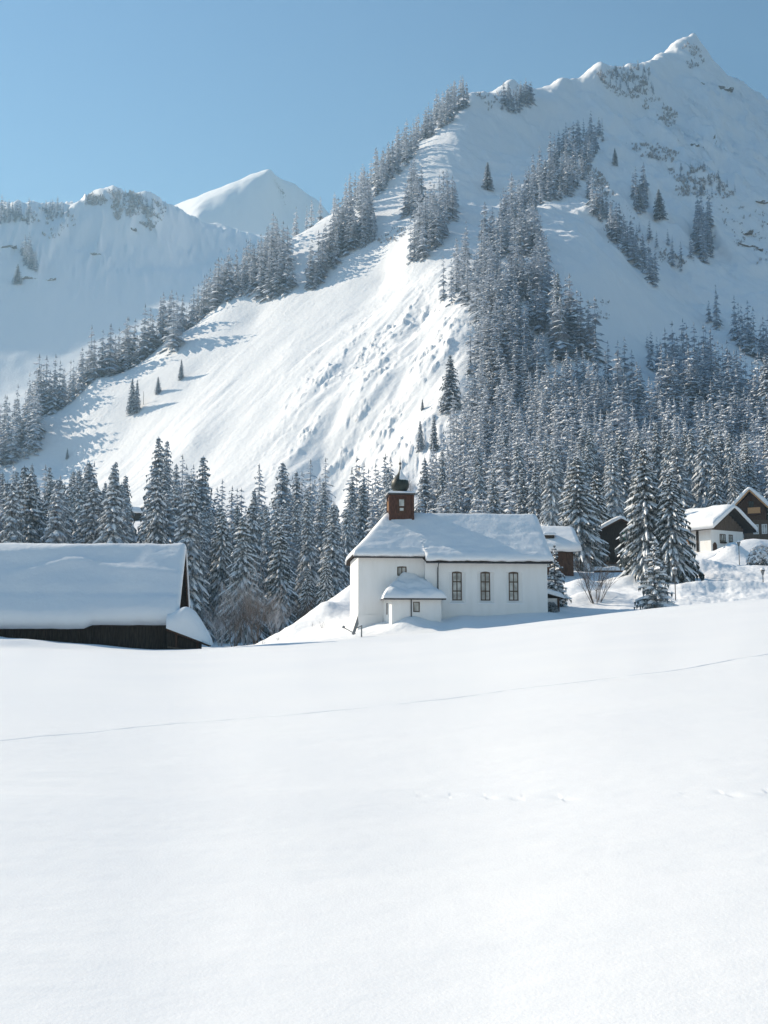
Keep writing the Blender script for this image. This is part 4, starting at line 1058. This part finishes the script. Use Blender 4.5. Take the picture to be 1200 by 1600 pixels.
GRP = {'barn': 'spruces behind the barn', 'stream': 'spruces between barn and church', 'dome': 'spruces behind the turret', 'nave': 'spruces behind the nave', 'houses': 'spruces behind the houses'}
# the ones that show largest stand singly, the rest of the forest is one mass
order = sorted(range(len(STANDS)), key=lambda i: -STANDS[i][1] / STANDS[i][0].y)
N_SINGLE = 265
by_label = {}
for i in order[:N_SINGLE]:
    by_label.setdefault(tree_label(STANDS[i][3], STANDS[i][0], STANDS[i][1]), []).append(i)
ORD = ['second', 'third', 'fourth', 'fifth', 'sixth', 'seventh', 'eighth', 'ninth', 'tenth', 'eleventh', 'twelfth', 'thirteenth', 'fourteenth', 'fifteenth', 'sixteenth', 'seventeenth', 'eighteenth']
for lab, ids in by_label.items():
    ids.sort(key=lambda i: STANDS[i][0].x / STANDS[i][0].y)
    for j, i in enumerate(ids):
        p, H, w, key = STANDS[i]
        kind = 'mid' if p.y < 235 and rgs.random() < .8 else 'slim'
        full = lab
        if len(ids) > 1: full += ', ' + ('leftmost' if j == 0 else ('rightmost' if j == len(ids) - 1 else ORD[min(j - 1, 16)] + ' from left'))
        plant(kind, p, H, full, GRP.get(key, 'spruces on the mountain'), w * (.86 if kind == 'mid' else 1.05))
FARV = []
for k in range(10):
    if k < 5: mbk = spruce(400 + k, TREE_H, (3.3, 3.7, 2.9, 4.0, 3.4)[k], 12, 6, 2, hang=1, snow=.40, droop=.8, low=.02, spray=.19)
    else: mbk = spruce(400 + k, TREE_H, (3.3, 3.7, 2.9, 4.0, 3.4)[k - 5], 10, 5, 2, hang=0, snow=.22, droop=.85, low=.01, spray=.26)
    mbk.tube([(0, 0, -1.5), (0, 0, .9 * TREE_H)], [.22, .03], 3, 0)
    V = np.array(mbk.v); tri = []; mi = []
    for fc, m_ in zip(mbk.f, mbk.m):
        for t in range(1, len(fc) - 1): tri.append((fc[0], fc[t], fc[t + 1])); mi.append(m_)
    FARV.append((V, np.array(tri), np.array(mi)))
VV, FF, MM = [], [], []; off = 0
for i in order[N_SINGLE:]:
    p, H, w, key = STANDS[i]; V, T, mi = FARV[rgs.randrange(5) + (5 if p.y > 345 else 0)]
    a = rgs.uniform(0, 6.28); s = H / TREE_H; w *= 1.1; c_, s_ = math.cos(a) * s * w, math.sin(a) * s * w
    W = np.stack([V[:, 0] * c_ - V[:, 1] * s_ + p.x, V[:, 0] * s_ + V[:, 1] * c_ + p.y, V[:, 2] * s + p.z], -1)
    VV.append(W); FF.append(T + off); MM.append(mi); off += len(V)
VV = np.concatenate(VV).astype(np.float32); FF = np.concatenate(FF).astype(np.int32); MM = np.concatenate(MM).astype(np.int32)
me = bpy.data.meshes.new('forest'); me.vertices.add(len(VV)); me.vertices.foreach_set('co', VV.ravel())
me.loops.add(FF.size); me.loops.foreach_set('vertex_index', FF.ravel()); me.polygons.add(len(FF)); me.polygons.foreach_set('loop_start', np.arange(len(FF), dtype=np.int32) * 3)
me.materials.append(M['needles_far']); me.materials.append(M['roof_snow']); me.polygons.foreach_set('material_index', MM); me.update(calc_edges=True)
fo = link('forest', me); fo['kind'] = 'stuff'; fo['label'] = 'frosted spruce forest farther up the mountainside'; fo['category'] = 'forest'
print('TREES', len(STANDS), 'forest tris', len(FF), 'last single Y', STANDS[order[N_SINGLE]][0].y)

# ------------------------------------------------------------------ bare shrubs and thickets
def twigs(seed, stems, H, spread, depth=3, r0=.03, kids=3, n=4):
    rg = random.Random(seed); mb = MB()
    def grow(p, d, L, r, lv):
        k = 3; pts = [p]; q = p.copy(); dd = d.copy()
        for i in range(k):
            dd = (dd + Vector((rg.uniform(-1, 1), rg.uniform(-1, 1), rg.uniform(-.4, .9))) * .16).normalized(); q = q + dd * L / k; pts.append(q.copy())
        mb.tube(pts, [r * (1 - .22 * i) for i in range(k + 1)], n if lv > 1 else 3)
        if lv > 0:
            for c in range(kids):
                t = rg.uniform(.35, 1.0); i = min(k - 1, int(t * k)); b = pts[i].lerp(pts[i + 1], t * k - i)
                nd = (dd + Vector((rg.uniform(-1, 1), rg.uniform(-1, 1), rg.uniform(-.2, .7))) * .75).normalized()
                grow(b, nd, L * rg.uniform(.45, .7), r * .55, lv - 1)
    for s in range(stems):
        a = rg.uniform(0, 6.28); t = spread * rg.uniform(.2, 1)
        grow(Vector((math.cos(a) * .3 * spread * H * .2, math.sin(a) * .3 * spread * H * .2, -.2)), Vector((math.cos(a) * t, math.sin(a) * t, 1)).normalized(), H * rg.uniform(.5, .72), r0 * rg.uniform(.7, 1.1), depth)
    return mb
def bush(name, px, Y, mesh, scale, label, cat='bush', group=None, rz=0):
    loc = on_ground(px, Y); o = link(name, mesh); o.location = loc; o.scale = (scale,) * 3; o.rotation_euler = (0, 0, rz); tag(o, label, cat, group); return o
SH1 = mesh_of(twigs(5, 16, 4.4, .85, 3, .04, 3), 'bare_shrub', [M['twig']])
bush('bare_shrub', 931, 99, SH1, 1.05, 'leafless many-stemmed shrub on the shaded snow between church and houses')
TH = [mesh_of(twigs(31 + k, 12, 6.0, .5, 3, .05, 4), 'thicket_bush', [M['twig_frost'] if k == 1 else M['twig']]) for k in range(3)]
for (px, Y, k, s, lab) in [(400, 131, 0, 1.0, 'brown leafless thicket below the largest pale spruce'), (366, 134, 2, .95, 'brown leafless bush at the left end of the thicket'),
                           (430, 133, 1, .9, 'pale leafless bush at the foot of the drooping spruce'), (468, 136, 2, .8, 'low leafless bush at the right end of the thicket'),
                           (345, 138, 1, .9, 'pale frosted bush beside the barn lean-to'), (385, 138, 1, 1.4, 'tall frosted bush behind the brown thicket')]:
    bush('leafless_bush', px, Y, TH[k], s, lab, 'bush', 'leafless bushes along the stream', k * 1.7)
BT = mesh_of(twigs(77, 4, 14, .22, 3, .12, 5), 'bare_tree', [M['twig_frost']])
for (px, py, s, lab) in [(718, 738, .8, 'brown leafless tree among the spruces above the nave roof'), (640, 792, .6, 'frosted leafless tree just right of the turret')]:
    p_ = cast(px, py, 230)
    if p_: o = link('bare_tree', BT); o.location = p_ - Vector((0, 0, .3)); o.scale = (s,) * 3; o.rotation_euler = (0, 0, px); tag(o, lab, 'tree')
GR = mesh_of(twigs(91, 7, .9, .35, 1, .010, 2, 3), 'dry_stalks', [M['twig']])
for (px, Y, s, lab) in ((412, 92, 1.2, 'dry stalks lowest on the snowy bank'), (436, 92, 1.0, 'dry stalks second from the foot of the snowy bank'), (505, 93, 1.3, 'tallest dry stalks on the bank, nearest the choir'), (488, 95, .8, 'short dry stalks on the bank, second from the choir')):
    bush('dry_stalks', px, Y, GR, s, lab, 'plant', 'dry stalks on the bank', px)
# dark evergreen bush by the porch
def leafball(seed, R, n, size, mats, snowf=.0, squash=1.0):
    rg = random.Random(seed); mb = MB()
    for i in range(n):
        z = rg.uniform(-.55, 1); a = rg.uniform(0, 6.28); rr = math.sqrt(max(0, 1 - z * z)); k = R * rg.uniform(.62, 1.02)
        c = Vector((rr * math.cos(a) * k, rr * math.sin(a) * k, z * k * squash + R * .35)); nrm = Vector((rr * math.cos(a), rr * math.sin(a), z + .2)).normalized()
        t = nrm.orthogonal().normalized(); b = nrm.cross(t); g = rg.uniform(0, 6.28); t, b = t * math.cos(g) + b * math.sin(g), b * math.cos(g) - t * math.sin(g)
        sn = z > .1 and rg.random() < snowf
        s = size * rg.uniform(.6, 1.3) * (1.5 if sn else 1)
        o_ = nrm * (.08 * R if sn else 0)
        mb.add([c + o_ - t * s, c + o_ + b * s * .5 + nrm * s * .3, c + o_ + t * s, c + o_ - b * s * .5 + nrm * s * .25], [(0, 1, 2, 3)], 1 if sn else 0)
    return mesh_of(mb, 'evergreen_bush', mats)
R_ = Matrix.Rotation(CB, 3, 'Z') @ Vector((NL + .45, .75, 0)); bl = Vector((3.3, 88.0, 0)) + R_; bl.z = gz(bl.x, bl.y) - .1
o = link('evergreen_bush', leafball(3, .62, 420, .13, [M['needles_near'], M['roof_snow']])); o.location = bl; tag(o, 'dark round evergreen bush against the church porch wall', 'bush')
o = link('evergreen_bush', leafball(4, 1.75, 1300, .20, [M['needles_near'], M['roof_snow']], .72, 1.35)); o.location = on_ground(1194, 127) - Vector((0, 0, .5)); tag(o, 'rounded evergreen bush caked with snow below the right-edge chalet', 'bush')

# ------------------------------------------------------------------ lamp posts, rail, fence posts
def lantern(px, Y, H, label, py_top=None):
    loc = on_ground(px, Y)
    if py_top: H = H_to(py_top, loc, px)
    t = thing('lamp_post', label, 'lamp post', loc)
    MB().tube([(0, 0, -.3), (0, 0, H - .55)], [.045, .035], 6).build('pole', M['metal'], t)
    mb = MB(); mb.lathe([(.09, H - .56), (.19, H - .22), (.19, H - .18)], 6); mb.build('lantern', M['metal_grey'], t)
    MB().lathe([(.24, H - .175), (.22, H - .10), (.05, H - .02)], 8).build('lantern_roof', M['metal'], t)
    MB().lathe([(.23, H - .10), (.21, H + .03), (.12, H + .10), (.02, H + .12)], 10).build('snow_cap', M['roof_snow'], t, True)
    return t
lantern(1056, 96, 2.2, 'lamp post on the trodden snow right of the small bushy spruce', 888)
lantern(1158, 128, 3.0, 'taller lamp post in front of the big snow heap below the chalet', 846)
lantern(1194, 104, 1.6, 'short lamp post at the right edge of the meadow', 889)
loc = on_ground(565, 84)
t = thing('barrier_post', 'grey post with a slanting board and lowered arm left of the vestry', 'barrier', loc, math.radians(4))
MB().box(-.05, .05, -.05, .05, -.4, 1.05).build('post', M['metal_grey'], t)
MB().box(-.09, .09, -.09, .09, 1.052, 1.12).build('snow_cap', M['roof_snow'], t)
mb = MB(); mb.add([(-.75, -.03, .35), (-.55, -.03, .30), (-.22, -.03, 1.15), (-.30, -.03, 1.75), (-.75, .03, .35), (-.55, .03, .30), (-.22, .03, 1.15), (-.30, .03, 1.75)],
                  [(0, 1, 2, 3), (7, 6, 5, 4), (0, 4, 5, 1), (1, 5, 6, 2), (2, 6, 7, 3), (3, 7, 4, 0)]); mb.build('board', M['metal_grey'], t)
mb = MB(); mb.bar((-1.35, 0, .85), (-.45, 0, .38), .07, .07); arm = mb.build('arm', M['metal_grey'], t)
MB().lathe([(.02, .80), (.11, .83), (.13, .9), (.08, .98), (.02, 1.0)], 8, (-1.37, 0)).build('knob', M['metal_grey'], arm)
MB().bar((-.4, .0, .82), (.0, 0, .98), .06, .06).build('bracket', M['metal'], t)
for (px, py, h_, lab) in [(224, 632, 6.0, 'thin pole beside the paired spruces on the sunny slope')]:
    p_ = cast(px, py, 250); o = MB().tube([(0, 0, -.5), (0, 0, h_)], [.12, .08], 5).build('pole', M['bark']); o.location = p_; tag(o, lab, 'pole')
# garden wall of the dark house
loc = on_ground(950, 126); t = thing('low_wall', 'low dark retaining wall with snow on top below the dark house', 'wall', loc, math.radians(4))
MB().box(-1.5, 3.5, -.15, .15, -1.0, .45).build('wall', M['wood_brown'], t)
blanket('snow_cover', cluster(-1.6, 3.6, 24, 5, .3), cluster(0, 1, 8, 4, .3), lambda x: -.35, lambda x: .35, lambda X, Y:   .47 + (.4 + .15 * fbm(X / 1.3, Y, 2, 5)) * edge_round(X, Y, -1.6, 3.6, -.35, .35, .3), lambda X, Y: X * 0 + .452, M['roof_snow'], t)

# ------------------------------------------------------------------ rock ledges and scrub on the mountain
def ledge(px, py, L, tilt, label, h=2.2, ymin=330):
    p_ = cast(px, py, ymin)
    if p_ is None: return
    rg = random.Random(int(px * 7 + py)); mb = MB(); n = 9
    top, bot = [], []
    for i in range(n + 1):
        f = i / n; x = (f - .5) * L; hh = h * (.35 + .65 * math.sin(math.pi * f)) * rg.uniform(.6, 1.2); j = rg.uniform(-.5, .5)
        top.append((x + j, -.8 + rg.uniform(-.4, .4), tilt * x + hh * .6)); bot.append((x + j, -1.2 + rg.uniform(-.4, .4), tilt * x - hh * .5))
    back = [(p[0] * .9, p[1] + 4.5, p[2] + 1.6) for p in top]; bb_ = [(p[0], p[1] + 3.5, p[2] - 1.5) for p in bot]
    V = bot + top + back + bb_; N_ = n + 1; F = []
    for i in range(n):
        F += [(i, i + 1, N_ + i + 1, N_ + i), (N_ + i, N_ + i + 1, 2 * N_ + i + 1, 2 * N_ + i), (2 * N_ + i, 2 * N_ + i + 1, 3 * N_ + i + 1, 3 * N_ + i), (3 * N_ + i, 3 * N_ + i + 1, i + 1, i)]
    F += [(0, N_, 2 * N_, 3 * N_), (n, 3 * N_ + n, 2 * N_ + n, N_ + n)]
    o = mb.add(V, F).build('rock_ledge', M['rock']); o.location = p_; tag(o, label, 'rock')
for a_ in [(45, 435, 26, -.1, 'jagged rock ledge beside the spruce on the hazy mountain', 4.5, 800), (75, 438, 22, .25, 'rock ledge running on to the right on the hazy mountain', 4, 800),
           (10, 386, 30, .1, 'short rock band at the left edge of the hazy mountain', 4, 800), (205, 358, 18, 0, 'small rock step below the brush on the hazy mountain', 4, 800),
           (150, 397, 16, -.1, 'lone rock step in the middle of the hazy mountain', 3.5, 800), (910, 243, 14, -.15, 'rock step at the right top of the wooded rib', 3, 400),
           (918, 250, 12, -.3, 'second rock step under the top of the wooded rib', 2.4, 400), (1128, 138, 26, -.05, 'rock band under the summit', 5, 500), (1098, 132, 18, -.5, 'steep rock edge left of the band under the summit', 4, 500),
           (1090, 228, 12, -.3, 'small rock on the face below the summit', 2.5, 450), (1160, 365, 16, .2, 'rock streak low on the shaded face', 3, 400), (1172, 385, 18, -.3, 'slanting rock streak at the right side of the shaded face', 3, 400),
           (1195, 316, 16, -.1, 'rock band on the shaded face at the right edge', 3, 400)]:
    ledge(a_[0], a_[1], a_[2] * .7, a_[3], a_[4], a_[5] * .55, a_[6])
SV, SF = [], []; rsc = random.Random(8)
def scrub(poly, n, size, ymin=330):
    x0, x1 = min(p[0] for p in poly), max(p[0] for p in poly); y0, y1 = min(p[1] for p in poly), max(p[1] for p in poly); k = 0
    for _ in range(n * 8):
        if k >= n: break
        px, py = rsc.uniform(x0, x1), rsc.uniform(y0, y1)
        if not inside(px, py, poly) or rsc.random() < .2 or noise2(np.array([px / 22.]), np.array([py / 14.]), 5)[0] < rsc.uniform(-.35, .3): continue
        p = cast(px, py, ymin)
        if p is None: continue
        k += 1; s = size * rsc.uniform(.5, 1.4)
        for b in range(7):
            a = rsc.uniform(0, 6.28); t = rsc.uniform(.15, .8); d = Vector((math.cos(a) * t, math.sin(a) * t, 1)).normalized(); w = Vector((-math.sin(a), math.cos(a), 0)) * s * rsc.uniform(.10, .2)
            c = p + Vector((rsc.uniform(-.4, .4) * s, rsc.uniform(-.4, .4) * s, -.1)); o_ = len(SV); L = s * rsc.uniform(.6, 1.6)
            SV.extend([c - w * .5, c + w * .5, c + d * L * .6 + w, c + d * L, c + d * L * .6 - w]); SF.append((o_, o_ + 1, o_ + 2, o_ + 3, o_ + 4))
scrub([(128, 318), (150, 300), (180, 297), (215, 300), (262, 325), (250, 350), (235, 362), (205, 340), (185, 345), (160, 325)], 495, 2.8, 800)
scrub([(60, 325), (110, 322), (120, 350), (80, 380), (30, 345)], 75, 2.5, 800)
scrub([(930, 110), (975, 106), (1015, 108), (1020, 150), (1060, 180), (1050, 205), (1000, 165), (950, 145)], 285, 1.8, 500)
scrub([(1060, 75), (1085, 62), (1100, 100), (1080, 110)], 60, 2.0, 500)
scrub([(978, 225), (1020, 222), (1060, 240), (1050, 255), (1000, 245)], 135, 1.4, 450)
scrub([(1045, 265), (1100, 262), (1150, 300), (1140, 315), (1090, 305), (1060, 310)], 225, 1.4, 450)
scrub([(905, 250), (940, 270), (965, 310), (955, 325), (920, 285)], 180, 1.1, 400)
scrub([(940, 350), (985, 365), (1075, 410), (1060, 420), (1000, 400), (950, 380)], 165, 1.2, 400)
scrub([(820, 300), (860, 245), (890, 195), (905, 190), (880, 240), (840, 300)], 135, 1.3, 420)
scrub([(1120, 320), (1200, 330), (1200, 420), (1150, 400)], 75, 1.2, 400)
scrub([(580, 380), (620, 350), (640, 360), (600, 395)], 60, 0.9, 400)
scrub([(900, 470), (950, 470), (960, 500), (920, 500)], 60, 0.8, 380)
scrub([(735, 145), (830, 135), (840, 150), (760, 175)], 60, 1.5, 500)
me = bpy.data.meshes.new('scrub'); me.from_pydata([tuple(v) for v in SV], [], SF); me.materials.append(M['twig_frost'])
o = link('scrub', me); o['kind'] = 'stuff'; o['label'] = 'sparse frosted scrub on the steep mountain faces'; o['category'] = 'scrub'
# ------------------------------------------------------------------ the air between here and the mountains
bm = bmesh.new(); bmesh.ops.create_cube(bm, size=1.0)
me = bpy.data.meshes.new('haze'); bm.to_mesh(me); bm.free()
hz = bpy.data.objects.new('haze', me); COL.objects.link(hz)
hz.scale = (4200, 2900, 960); hz.location = (0, 780, 440); hz['kind'] = 'stuff'; hz['label'] = 'thin blue winter haze filling the valley'
hm = bpy.data.materials.new('haze_air'); hm.use_nodes = True; hn = hm.node_tree.nodes; hn.clear()
ho = hn.new('ShaderNodeOutputMaterial'); hv = hn.new('ShaderNodeVolumePrincipled')
hv.inputs['Color'].default_value = (.50, .79, 1.0, 1); hv.inputs['Density'].default_value = .00014; hv.inputs['Anisotropy'].default_value = .25
hm.node_tree.links.new(hv.outputs[0], ho.inputs['Volume']); me.materials.append(hm)
